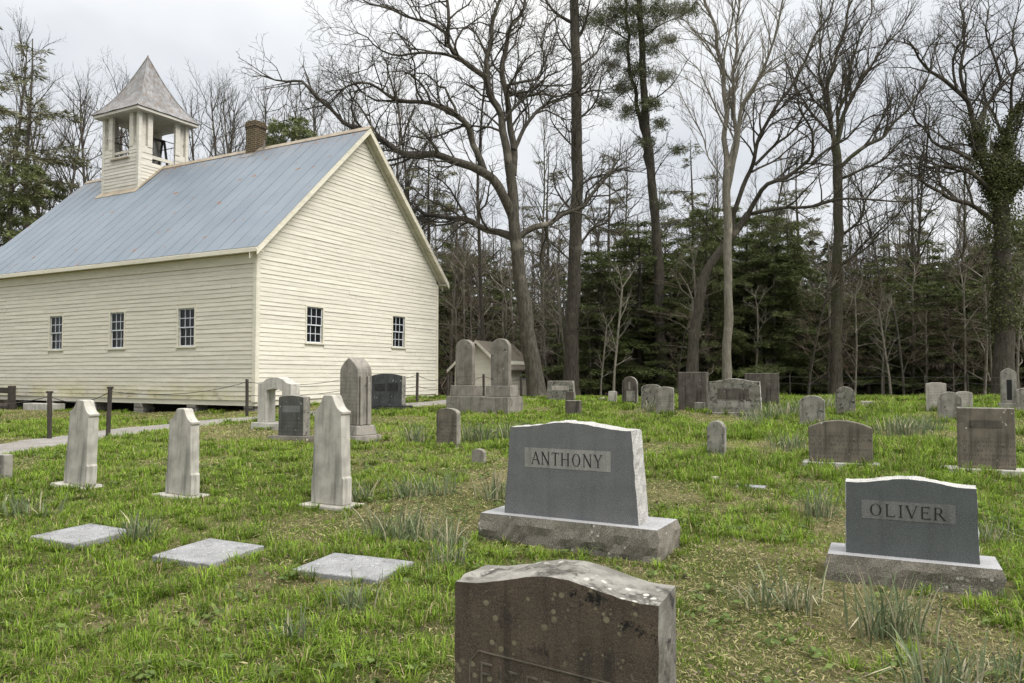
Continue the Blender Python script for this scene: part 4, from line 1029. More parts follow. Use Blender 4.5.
def smooth_line(q, n):
    q = np.asarray(q, float); s = np.concatenate([[0], np.cumsum(np.linalg.norm(np.diff(q, axis=0), axis=1))]); t = np.linspace(0, s[-1], n)
    o = np.stack([np.interp(t, s, q[:, i]) for i in range(3)], 1); o[1:-1] = o[1:-1]*.5+(o[:-2]+o[2:])*.25
    return o
def hero(name, label, cat, trunk_px, d, r0, r1, limbs, mats, seed, crook=.2, up=.1, spread=46, lenk=1., t0=.35, rtw=.0062, trunk_spawn=None, sp=(.42,.34,.26), flare=1.5, group=None, rk=1., sk=.58):
    """a tree whose trunk and main limbs run through real points at depth about d; finer wood grows from them"""
    r0 *= rk; r1 *= rk; sp = tuple(q*sk for q in sp)
    base = P(*trunk_px[0], d); gz = G(base[0], d)
    g = Grow(seed, crook, up, spread, sp=sp, lenk=lenk, rtw=rtw); rr_ = random.Random(seed)
    root = np.array([base[0], d, gz-.25])
    def line(px, d0, d1, jit=.0):
        n = len(px); q = [P(x, y, d0+(d1-d0)*(i/(n-1)) + (rr_.uniform(-jit, jit) if 0 < i < n-1 else 0)) for i, (x, y) in enumerate(px)]
        return np.array(q)
    def wob(q, a):
        t = np.arange(len(q)); q = q.copy()
        for c in (0, 2):
            f, p = rr_.uniform(.5, .9), rr_.uniform(0, 9); w = np.sin(t*f+p)+.8*np.sin(t*f*1.9+p*2)+.6*np.sin(t*f*.43+p*3)
            q[1:-1, c] += (a*w*np.minimum(1, t/4.))[1:-1]
        return q
    tp = line(trunk_px[1:], d, d, .12); tp = np.concatenate([[root, root+(tp[0]-root)*.08+np.array([0,0,.1])], tp])
    L = np.linalg.norm(np.diff(tp, axis=0), axis=1).sum(); n = max(10, int(L/.45)); T = wob(smooth_line(tp, n), .022)
    rad = np.linspace(r0, r1, n)*(1+(flare-1)*np.exp(-np.arange(n)/1.6))*np.array([1+rr_.uniform(-.05, .05) for _ in range(n)])
    main = [(T, rad)]; mid = []
    if trunk_spawn: g.limb(T, rad, *trunk_spawn)
    for lm in limbs:
        px, d0, d1, a, b = lm[:5]; a *= rk; b = max(.012, b*rk); lt0 = lm[5] if len(lm) > 5 else .18
        q = line(px, d0, d1, .25); LL = np.linalg.norm(np.diff(q, axis=0), axis=1).sum(); n = max(6, int(LL/.35)); q = wob(smooth_line(q, n), .055)
        rl = np.linspace(a, b, n)*np.array([1+rr_.uniform(-.06, .06) for _ in range(n)])
        (main if a > .065 else mid).append((q, rl)); g.limb(q, rl, lt0)
    off = np.array([base[0], d, gz])
    sh_ = lambda brs: [(np.asarray(p)-off, r) for p, r in brs]
    e = empty(name, tuple(off), 0, label, cat, group)
    link('trunk', tubemesh('trunk', [(sh_(main), 12, 0)], [mats[0]]), e)
    link('crown', tubemesh('crown', [(sh_(mid), 7, 0), (sh_(g.out[1]), 5, 1), (sh_(g.out[2]), 4, 1), (sh_(g.out[3]), 3, 1)], [mats[0], mats[1]]), e)
    return e, off

# big oak beside the church
D = 29
oak = [
 ([(514,238),(505,234),(494,231),(483,227),(463,219),(447,216),(430,215),(418,209)], D, D+1.6, .17, .07),
 ([(518,238),(530,228),(545,224),(560,218),(578,210),(590,196),(600,184),(612,170)], D, D+1.5, .14, .05),
 ([(516,232),(511,212),(502,190),(493,178),(483,171),(461,163),(444,155),(422,159),(402,153),(386,142),(368,134),(352,127),(335,112),(322,100),(306,87),(290,80),(275,80)], D, D-1, .22, .035, .3),
 ([(484,171),(478,150),(472,141),(466,126),(458,115),(447,108),(428,104),(405,106),(393,98),(380,91),(368,83),(355,80),(342,90)], D-.2, D-.8, .15, .03),
 ([(511,178),(507,150),(504,132),(496,110),(488,90),(487,75),(489,55),(489,38),(494,20),(501,2),(508,-25)], D, D+.5, .19, .05),
 ([(487,78),(478,72),(468,64),(455,57),(448,40),(445,22),(446,0),(448,-22)], D, D-1, .12, .04),
 ([(446,33),(435,26),(423,20),(400,14),(380,8),(360,-2)], D-.8, D-1.5, .07, .025),
 ([(457,58),(445,54),(434,53),(419,51),(403,56),(388,50),(372,42),(358,33)], D-.6, D-1.8, .07, .02),
 ([(513,175),(514,150),(512,128),(507,108),(503,88),(503,63),(509,42),(510,28),(518,18),(522,8),(526,-20)], D+.2, D+1, .16, .05),
 ([(514,150),(520,136),(528,122),(540,108),(555,103),(570,98),(585,86)], D+.3, D+1.6, .10, .03),
 ([(506,90),(520,98),(533,97),(545,95),(560,97),(578,90),(590,78)], D+.4, D+1.8, .075, .025),
 ([(505,86),(518,82),(532,80),(541,80),(546,60),(541,35),(548,15)], D+.4, D+1.4, .06, .02),
 ([(462,160),(452,166),(440,168),(434,160)], D-.4, D-.9, .05, .02),
 ([(415,106),(407,125),(402,140),(398,150)], D-.7, D-1, .04, .02),
 ([(385,142),(372,128),(366,112),(352,102),(345,88)], D-.9, D-1.2, .06, .02),
 ([(512,290),(500,284),(490,272),(480,268)], D, D-1, .04, .015),
]
hero('oak_tree', 'huge spreading bare oak leaning beside the church gable, limbs reaching over the roof', 'tree',
     [(538,398),(534,370),(529,340),(524,310),(519,275),(516,240),(513,205),(511,178)], D, .36, .22, oak, (M['oak_bark'], M['twig']), 11, crook=.26, up=.07, spread=50, lenk=1.18, sp=(.34,.27,.21), flare=1.45, rk=.92, sk=.80)
# tall straight trunk right of the oak
D = 34
hero('tall_bare_tree', 'tall straight dark-trunked bare tree rising just right of the leaning oak', 'tree',
     [(571,398),(572,340),(574,280),(576,220),(577,160),(577,100),(576,50),(574,0),(573,-45)], D, .40, .22,
     [([(576,70),(588,60),(598,48),(606,30),(612,8)], D, D+1.5, .07, .02), ([(575,24),(562,18),(552,10),(543,-5)], D, D-1, .10, .04), ([(577,96),(590,90),(604,92),(618,84)], D, D+1, .06, .02),
      ([(577,150),(566,140),(556,126),(550,108)], D, D-1.4, .06, .02), ([(575,250),(590,232),(604,225),(616,205),(632,198)], D, D+1, .08, .02), ([(576,190),(592,176),(612,172),(640,172)], D, D-1.5, .07, .02),
      ([(575,265),(560,250),(548,240),(540,222)], D, D-1, .05, .015), ([(577,120),(592,108),(600,92),(603,70)], D, D-.8, .07, .02), ([(576,58),(562,44),(556,28),(560,8)], D, D+1, .06, .02), ([(577,215),(562,200),(553,180),(556,160)], D, D+1.2, .07, .02), ([(573,335),(586,318),(598,310)], D, D-1, .04, .015), ([(576,40),(584,28),(590,10),(592,-10)], D, D-1, .08, .03)], (M['dark_bark'], M['twig']), 12, crook=.2, up=.12, trunk_spawn=(.40, .55, 2.7), rk=.85, sk=.7)
# pale multi-stemmed tree
D = 30
hero('pale_bare_tree', 'pale-barked bare tree dividing into several tall upright stems', 'tree',
     [(727,398),(727,350),(728,300),(728,250),(727,200),(727,170)], D, .26, .22,
     [([(727,172),(726,140),(725,100),(725,77),(719,50),(711,20),(704,0),(700,-25)], D, D+.6, .17, .05, .25), ([(725,80),(722,66),(727,44),(733,22),(739,0),(742,-20)], D+.2, D-.5, .07, .025),
      ([(727,130),(715,108),(708,88),(697,64),(688,60)], D, D-1, .06, .02), ([(719,50),(708,42),(695,33),(680,24)], D+.3, D+1, .05, .02),
      ([(728,175),(733,150),(734,110),(735,66),(737,33),(740,5),(741,-20)], D, D+1.2, .13, .04), ([(728,190),(737,150),(742,118),(748,92),(757,76),(767,60),(775,35),(783,6),(787,-15)], D, D-.8, .14, .04),
      ([(757,78),(775,68),(792,56),(806,46)], D-.5, D-1.2, .05, .015), ([(727,190),(718,170),(706,150),(694,115),(680,92)], D, D+.8, .05, .015)], (M['pale_bark'], M['twig_pale']), 13, crook=.13, up=.16, spread=36, sp=(.36,.30,.24), rk=.68, sk=.74)
# leaning tree with long boughs
D = 31
hero('leaning_tree', 'leaning dark bare tree with forked boughs, crossing in front of the pale stems', 'tree',
     [(690,398),(694,340),(700,290),(706,271),(722,248),(738,230),(748,214)], D, .30, .18,
     [([(731,238),(734,205),(742,188),(752,175),(755,158),(760,140),(768,114),(790,88),(811,48),(831,7),(838,-18)], D, D-1.5, .13, .03, .3),
      ([(748,214),(757,196),(769,182),(788,174),(809,166),(818,152),(810,130),(800,110),(796,85)], D, D-2, .13, .03), ([(811,164),(826,150),(843,140),(860,124),(880,116),(905,112)], D-1.5, D-2.5, .07, .02),
      ([(750,214),(770,210),(790,207),(820,205),(844,201),(872,198),(900,202),(925,196)], D, D-2.5, .10, .025), ([(755,165),(770,150),(790,130),(805,112),(825,95),(842,84)], D-.8, D-2, .08, .02),
      ([(752,172),(772,160),(792,150),(806,138),(822,128)], D-.6, D+.6, .06, .02), ([(725,244),(712,232),(704,216),(690,204)], D, D-1, .05, .015)], (M['dark_bark'], M['twig']), 14, crook=.2, up=.10, sp=(.38,.3,.24), rk=.8, sk=.76)
# fan-crowned tree
D = 33
hero('fan_crowned_tree', 'bare tree with brown trunk and wide fan of fine upright branches', 'tree',
     [(836,398),(836,350),(837,290),(838,230),(838,190),(837,165),(835,145)], D, .26, .19,
     [([(836,150),(833,130),(828,116),(820,103),(808,92),(798,80)], D, D-.6, .09, .03), ([(835,145),(831,125),(829,88),(833,60),(842,40),(849,7),(852,-18)], D, D+.6, .12, .03), ([(836,148),(843,120),(853,90),(866,72),(880,55),(893,40),(905,22)], D, D-.8, .11, .025),
      ([(838,170),(850,158),(870,145),(890,130),(908,110),(921,88),(930,66),(936,45)], D, D+1, .10, .02), ([(838,180),(856,172),(880,162),(905,142),(925,128)], D, D-1, .07, .02), ([(836,150),(840,110),(850,75),(858,45),(868,18),(872,-5)], D, D+1.2, .09, .02),
      ([(834,136),(818,122),(806,104),(798,96),(790,76),(786,50)], D, D+1, .07, .02), ([(838,240),(848,228),(862,222),(866,200),(885,176),(902,160)], D, D-1, .07, .02), ([(832,118),(822,80),(818,50),(822,20),(820,-10)], D, D, .07, .02),
      ([(838,268),(850,258),(866,248),(880,236),(893,222)], D, D-1.2, .07, .02)],
     (M['mossy_bark'], M['twig']), 15, crook=.13, up=.15, spread=36, sp=(.32,.27,.22), lenk=1.05, rk=.95, sk=.74)
# ivy-clad tree
D = 31
ivy_l = [
 ([(997,198),(988,175),(979,150),(976,122),(965,97),(954,88),(943,81),(926,66),(915,50)], D, D-.8, .17, .04), ([(966,98),(962,78),(961,55),(965,35),(962,10),(958,-15)], D-.4, D, .08, .02), ([(958,92),(950,70),(954,50),(962,38),(970,20),(975,0)], D-.5, D-1.2, .06, .02),
 ([(977,124),(985,108),(992,99),(998,90),(1003,80),(1015,75),(1032,68)], D-.2, D+1, .10, .03), ([(1001,82),(996,62),(990,48),(986,25),(988,0)], D+.5, D+1, .06, .02),
 ([(1001,195),(1003,165),(1004,140),(1012,118),(1022,105),(1035,88),(1048,70)], D, D+.6, .16, .04), ([(1004,138),(996,120),(990,112),(984,90),(980,66)], D+.2, D+1.4, .07, .02),
 ([(998,225),(982,212),(965,201),(950,197),(937,195),(926,190),(921,182),(919,165),(924,150)], D, D-1.5, .11, .03), ([(993,195),(978,176),(961,168),(945,166),(928,167),(908,164)], D, D-1.2, .10, .025),
 ([(972,160),(955,150),(940,145),(925,135),(915,125),(912,108),(921,88),(930,72)], D-.6, D-1.4, .07, .02), ([(1004,200),(1016,180),(1028,165),(1042,150)], D, D-.8, .11, .03), ([(1012,118),(1010,95),(1016,70),(1012,40),(1018,12)], D+.4, D+.2, .07, .02)]
ivt, ioff = hero('ivy_tree', 'broad bare tree at right with trunk and lower limbs clothed in dark green ivy', 'tree',
     [(1004,398),(1004,350),(1004,300),(1003,260),(1001,225),(1000,195)], D, .40, .30, ivy_l, (M['dark_bark'], M['twig']), 16, crook=.24, up=.09, spread=48, sp=(.36,.28,.22), rk=.98, sk=.72)
def leaf_quads(centers, nrm, size, cols, rg, asp=.6, jit=.8):
    n = len(centers); d = nrm+rg.normal(0, jit, (n, 3)); d /= np.linalg.norm(d, axis=1)[:, None]
    u = np.cross(d, rg.normal(0, 1, (n, 3))); u /= np.linalg.norm(u, axis=1)[:, None]+1e-9; v = np.cross(d, u)
    s = size[:, None]
    V = np.stack([centers-u*s*.5, centers+v*s*asp*.5, centers+u*s*.5, centers-v*s*asp*.5], 1).reshape(-1, 3)
    return V, np.arange(n*4).reshape(n, 4), np.repeat(cols, 4, axis=0)
def greens(n, rg, a, b, var=.25):
    t = rg.random((n, 1)); c = np.array(a)*(1-t)+np.array(b)*t
    return c*(1+var*rg.normal(0, 1, (n, 1)).clip(-2, 2)*.5)
rg = np.random.default_rng(3); C_, N_ = [], []
def along(px, d0, d1, r, n):
    q = smooth_line([P(x, y, d0+(d1-d0)*i/(len(px)-1)) for i, (x, y) in enumerate(px)], 40)-ioff
    i = rg.integers(0, 39, n); f = rg.random((n, 1)); c = q[i]*(1-f)+q[i+1]*f
    k = .35+1.3*vnoise(c[:,2]*1.7+px[0][0], c[:,0]*2., 9)
    dr = rg.normal(0, 1, (n, 3)); dr[:, 2] *= .5; dr /= np.linalg.norm(dr, axis=1)[:, None]
    C_.append(c+dr*(r*k*rg.uniform(.55, 1.15, n))[:, None]); N_.append(dr)
along([(1004,330),(1003,270),(1001,225),(1000,195)], 31, 31, .64, 8600)
along([(997,198),(988,175),(979,150),(976,122)], 31, 30.8, .52, 6800); along([(1001,195),(1003,165),(1004,140)], 31, 31, .54, 6800); along([(1004,200),(1016,180),(1028,165)], 31, 30.6, .45, 4200); along([(1005,140),(1014,116),(1022,104)], 31, 31, .36, 1800)
C_ = np.concatenate(C_); N_ = np.concatenate(N_); n = len(C_)
V, Fi, cc = leaf_quads(C_, N_, rg.uniform(.05, .11, n), greens(n, rg, (.046,.056,.018), (.110,.122,.045)), rg, .8, .6)
link('ivy', npmesh('ivy', V, [Fi], [M['leaf']], col=cc), ivt)

# ---- conifer foliage
def needle_quads(p, d, L, w):
    """flat quads from p along d"""
    n = len(p); up = np.random.default_rng(len(p)).normal(0, 1, (n, 3)); u = np.cross(d, up); u /= np.linalg.norm(u, axis=1)[:, None]+1e-9
    q = p+d*L[:, None]; m = p+d*L[:, None]*.55
    V = np.stack([p, m+u*w[:, None]*.5, q, m-u*w[:, None]*.5], 1).reshape(-1, 3)
    return V, np.arange(n*4).reshape(n, 4)
def conifer(name, H, rb, seed, ca, cb, droop=.25, start=.06, dens=1., open_=0., needle=.21, trunk_r=.16, mat='dark_bark', gap=0, rnd=.36):
    r = random.Random(seed); g = np.random.default_rng(seed)
    n = max(8, int(H/.6)); T = np.array([(.05*math.sin(i*.7+seed)*(i/n), .05*math.cos(i*.5)*(i/n), H*i/(n-1)) for i in range(n)]); T[0, 2] -= .3
    rad = np.linspace(trunk_r, .015, n)
    brs = []; Pn, Dn = [], []
    z = H*start
    while z < H*.985:
        f = z/H; Lb = rb*((1-f)**rnd*.9+.1)*r.uniform(.45, 1.2)
        if r.random() < open_: Lb *= .4
        for k in range(r.choice((2, 3, 3, 4)) if dens >= .8 else r.choice((1, 2, 3))):
            if gap and math.sin(z*1.9+seed) > 1-gap and r.random() < .7: continue
            a = r.uniform(0, 2*math.pi); L = Lb*r.uniform(.7, 1.15); m = 7; rise = r.uniform(.0, .25)
            pts = [(math.cos(a+.12*math.sin(i*.9))*L*i/(m-1), math.sin(a+.12*math.sin(i*.9))*L*i/(m-1), z+L*(rise*i/(m-1)-droop*(i/(m-1))**2)) for i in range(m)]
            brs.append((pts, np.linspace(.008+.012*L, .004, m)))
            pa = np.array(pts); cnt = max(8, int(L*70*dens))
            t = (g.random(cnt)**.6)*(m-1.001); i = t.astype(int); c = pa[i]+(pa[i+1]-pa[i])*(t-i)[:, None]
            side = np.where(g.random(cnt) < .5, 1, -1); tw = g.uniform(.5, 1.2, cnt)*side
            bl = (.10+.42*(1-t/(m-1))**.8*L/2.4+.10)
            dx = np.stack([np.cos(a+tw), np.sin(a+tw), g.normal(-.12, .16, cnt)], 1)
            # each side twig carries several needles sprays
            for q in range(4):
                off = dx*(bl*g.uniform(.0, 1., cnt))[:, None]
                Pn.append(c+off); dd = dx+g.normal(0, .35, (cnt, 3)); Dn.append(dd/np.linalg.norm(dd, axis=1)[:, None])
        z += r.uniform(.16, .34)*(1.15 if dens < .8 else 1)
    Pn = np.concatenate(Pn); Dn = np.concatenate(Dn); n2 = len(Pn)
    V, Fi = needle_quads(Pn, Dn, g.uniform(.6, 1.3, n2)*needle, g.uniform(.018, .045, n2))
    cc = np.repeat(greens(n2, g, ca, cb), 4, axis=0)
    tm = tubemesh('trunk', [([(T, rad)], 8, 0)], [M[mat]])
    bv, bf = tubes(brs, 3); nv = len(bv)
    cm = npmesh('crown', np.concatenate([bv, V]), [np.concatenate([bf, Fi+nv])], [M['twig'], M['needle']], np.concatenate([np.zeros(len(bf)), np.ones(len(Fi))]).astype(int), col=np.concatenate([np.full((nv, 3), .05), cc]))
    return tm, cm, H
def place(tm_cm, name, label, cat, px, d, top, group, seed, wide=1.):
    tm, cm, H = tm_cm; p = P(px, 380, d); z = G(p[0], d); h = P(px, top, d)[2]-z
    e = empty(name, (p[0], d, z), seed*2.39996, label, cat, group); s = h/H; e.scale = (s**.6*wide, s**.6*wide, s)
    link('trunk', tm, e); link('crown', cm, e); return e
DG = ((.064,.084,.028), (.135,.160,.058)); MG = ((.088,.106,.040), (.165,.188,.074)); OG = ((.10,.10,.055), (.175,.172,.10))
hem = [conifer('h', 9, 2.9, 21, *DG), conifer('h', 9, 2.5, 22, *MG, droop=.35, gap=.4), conifer('h', 9, 3.3, 23, *DG, droop=.15, open_=.25, gap=.5), conifer('h', 9, 2.7, 24, *MG, droop=.2, dens=.9, open_=.2)]
thin = [conifer('p', 13, 2.4, 31, *OG, droop=.05, start=.3, dens=.55, open_=.4, gap=.6), conifer('p', 13, 2.8, 32, *OG, droop=.0, start=.42, dens=.5, open_=.35, gap=.7)]
HEM = [(446,46,282),(470,47,255),(455,56,225),(500,48,262),(506,52,300),(546,48,300),(560,42,330),(592,46,300),(602,38,262),(640,37,215),(622,44,290),(664,42,250),(676,37,300),(708,36,205),(716,45,270),(748,38,235),(738,45,300),(775,36,250),(792,44,245),(770,52,205),(808,39,285),(822,46,300),(858,38,290),(872,46,262),(890,37,310),(906,43,262),(930,39,240),(948,46,255),(966,37,275),(985,44,240),(1012,37,250),(1034,42,215),(1060,37,220),(900,52,240),(640,52,270),(690,52,240),(600,36,256),(640,39,228),(672,36,285),(748,38,222),(790,37,208),(822,38,292),(868,36,318),(905,38,282),(948,36,268),(1025,37,272),(575,40,315),(720,42,205)]
for k, (px, d, top) in enumerate(HEM):
    place(hem[(k*7+k//3) % 4], 'hemlock_tree', 'dark green hemlock crowding the shaded wood behind the graveyard', 'tree', px, d, top, 'hemlocks in the wood behind the graveyard', k, 1.0+.22*math.sin(k*2.3))
THN = [(428,50,125,'loose grey-green pine rising behind the church gable slope'), (282,62,112,'small dense pine top showing over the roof beside the chimney'), (800,50,150,'open olive pine glimpsed between the leaning and the fan-crowned trees'), (916,46,150,'slim open pine with tiered sprays left of the ivy-clad tree'), (694,48,140,'grey-green pine behind the pale multi-stemmed tree'), (548,52,150,'thin olive pine between the oak and the tall dark trunk'), (610,56,150,'olive pine behind the two-stemmed tall pine')]
for k, (px, d, top, lab) in enumerate(THN): place(thin[k % 2] if px != 282 else hem[3], 'pine_tree', lab, 'tree', px, d, top, None, k+3, 1.15)
place(thin[0], 'spruce_tree', 'tall thin evergreen with ragged branches at the left edge', 'tree', 22, 44, 38, None, 1, 1.35)
place(hem[1], 'spruce_tree', 'dense dark evergreen low at the left edge beside the church roof', 'tree', 6, 42, 150, None, 2, 1.0)
place(hem[3], 'spruce_tree', 'evergreen partly hidden by the church roof, right of the tall ragged one', 'tree', 44, 47, 172, None, 5, 1.0)
place(thin[1], 'spruce_tree', 'evergreen top cut by the upper left corner of the photo', 'tree', -22, 46, -40, None, 9, 1.3)

# two-stemmed tall pine with dark tufted top
D = 36
pe, poff = hero('tall_pine', 'tall two-stemmed pine with dark tufts of needles near its top', 'tree',
    [(662,398),(660,340),(659,285),(657,235),(653,190),(648,150),(645,110),(642,60),(640,10),(639,-40)], D, .33, .14,
    [([(655,215),(650,170),(643,135),(636,100),(630,65),(627,25),(625,-20)], D, D+.8, .17, .06), ([(645,105),(660,95),(675,84),(682,70)], D, D-1, .05, .02), ([(641,40),(660,25),(680,15),(694,4)], D, D-1.5, .05, .02), ([(628,40),(612,30),(600,22),(590,16)], D+.6, D+1.6, .05, .02),
     ([(634,88),(618,95),(606,108)], D+.4, D+1.2, .04, .015), ([(652,180),(664,160),(674,150)], D, D-.8, .04, .015)], (M['dark_bark'], M['twig']), 17, crook=.2, up=.05, lenk=.6, sp=(.7,.5,.4), rk=.85)
g = np.random.default_rng(6); Pn, Dn = [], []
for (x, y, rx, ry, nn, dd) in ((602,22,26,12,34,.9),(622,10,24,12,36,.3),(655,12,26,11,36,-.4),(686,10,18,8,18,-1.2),(640,30,22,9,26,0),(652,48,14,8,16,-.3),(622,48,14,9,16,.6),(638,72,16,10,24,.2),(664,78,12,6,12,-.8),(622,88,14,9,18,.7),(604,104,10,6,10,1.1),(652,104,13,7,16,-.4),(628,112,12,8,14,.5),(660,124,9,6,8,-.5),(640,-8,34,8,40,0),(676,150,9,4,6,-.7),(612,66,9,6,8,.9),(646,142,10,6,9,0),(668,40,10,5,8,-.8),(664,205,9,5,6,-.6)):
    for q in range(nn*6):
        c = P(x+g.normal(0, rx*.5), y+g.normal(0, ry*.5), D+dd+g.normal(0, .8))-poff
        k = 15; dirs = g.normal(0, 1, (k, 3)); dirs[:, 2] += .5; dirs /= np.linalg.norm(dirs, axis=1)[:, None]
        Pn.append(np.repeat(c[None], k, 0)+g.normal(0, .06, (k, 3))); Dn.append(dirs)
Pn = np.concatenate(Pn); Dn = np.concatenate(Dn); n = len(Pn)
V, Fi = needle_quads(Pn, Dn, g.uniform(.12, .26, n), g.uniform(.015, .035, n))
link('needles', npmesh('needles', V, [Fi], [M['needle']], col=np.repeat(greens(n, g, (.05,.058,.026), (.11,.122,.056)), 4, 0)), pe)

# ---- slim bare trees of the wood: five templates, copied
def bare_template(seed, H, r0, up, spread, t0, mats, sp=(.32,.22,.15), lk=2.8, crook=.16, fork=False):
    r = random.Random(seed); n = int(H/.8); x = y = 0; pts = []; vx = r.uniform(-.07,.07); vy = r.uniform(-.05,.05)
    for i in range(n):
        vx += r.gauss(0, .03); vy += r.gauss(0, .03); pts.append((x, y, H*i/(n-1)-(.3 if i == 0 else 0))); x += vx; y += vy
    rad = np.linspace(r0, .03, n); rad[0] *= 1.4
    g = Grow(seed, crook, up, spread, sp=sp, lenk=1); g.rtw = .004; g.limb(pts, rad, t0, .34, lk)
    tm = tubemesh('trunk', [([(pts, rad)], 8, 0)], [mats[0]]); cm = tubemesh('crown', [(g.out[1], 5, 0), (g.out[2], 3, 1), (g.out[3], 3, 1)], list(mats))
    return tm, cm, H
bt = [bare_template(41, 15, .11, .18, 42, .42, (M['dark_bark'], M['twig'])), bare_template(42, 15, .13, .15, 48, .35, (M['oak_bark'], M['twig']), lk=3.4), bare_template(43, 15, .09, .22, 36, .5, (M['pale_bark'], M['twig_pale'])), bare_template(44, 15, .12, .16, 45, .3, (M['mossy_bark'], M['twig']), lk=3.2, crook=.18), bare_template(45, 12, .16, .16, 44, .22, (M['oak_bark'], M['twig']), (.3,.2,.14), 3.6, .17), bare_template(46, 12, .13, .2, 38, .28, (M['dark_bark'], M['twig']), (.3,.2,.14), 3.2, .15)]
BT = [(488,38,40),(456,48,170),(435,60,190),(543,46,130),(600,46,175),(625,56,160),(700,42,190),(715,54,170),(765,48,160),(785,44,215),(812,54,150),(860,46,180),(888,42,170),(915,40,120),(940,52,180),(957,38,150),(972,46,190),(1015,48,150),(1045,50,130),(530,66,200),(590,68,210),(650,66,200),(690,66,215),(750,64,190),(845,64,200),(925,64,190),(990,62,180),(1050,64,170),(470,70,210)]
for k, (px, d, top) in enumerate(BT):
    place(bt[k % 4], 'bare_tree', 'slim bare tree among the many trunks of the wood behind the graveyard', 'tree', px+((k*37) % 9)-4, d, top, 'slim bare trees in the wood behind the graveyard', k, .95)
BL = [(58,52,118),(78,48,105),(98,55,110),(118,58,120),(36,60,110),(12,62,60),(145,62,130)]
for k, (px, d, top) in enumerate(BL): place(bt[4+k % 2], 'bare_tree', 'bare tree showing behind the far end of the church roof', 'tree', px, d, top, 'bare trees behind the far end of the church roof', k+50, 1.2)
BR = [(205,66,118),(222,70,112),(240,64,120),(262,72,112),(300,70,112),(318,66,108),(336,72,120),(352,66,112),(178,68,125),(392,64,118),(410,58,110)]
for k, (px, d, top) in enumerate(BR): place(bt[4+k % 2], 'bare_tree', 'bare treetop showing above the church ridge', 'tree', px, d, top, 'bare treetops above the church ridge', k+70, 1.2)
# saplings and brush in front of the wood
sp_ = [bare_template(51, 4, .035, .2, 40, .25, (M['pale_bark'], M['twig_pale']), (.16,.14,.12), 1.1, .18), bare_template(52, 4, .03, .1, 55, .15, (M['oak_bark'], M['brush']), (.15,.12,.10), 1.4, .22), bare_template(53, 4, .028, .06, 60, .1, (M['pale_bark'], M['brush']), (.14,.12,.10), 1.5, .26)]
place(sp_[0], 'sapling', 'pale forked sapling growing behind the small white marker stone', 'tree', 613, 31, 288, None, 2, 1.3)
rs = random.Random(77)
for k in range(92):
    px = 448+(k*6.63) % 600+rs.uniform(-6, 6); d = rs.uniform(32, 46); top = rs.uniform(265, 350)
    if 436 < px < 548: d = max(d, 40.5)
    place(sp_[rs.choice((0, 0, 1, 2, 2))], 'sapling', 'thin leafless sapling in the brushy edge of the wood', 'sapling', px, d, top, 'leafless saplings along the edge of the wood', k, rs.uniform(1.1, 1.9))

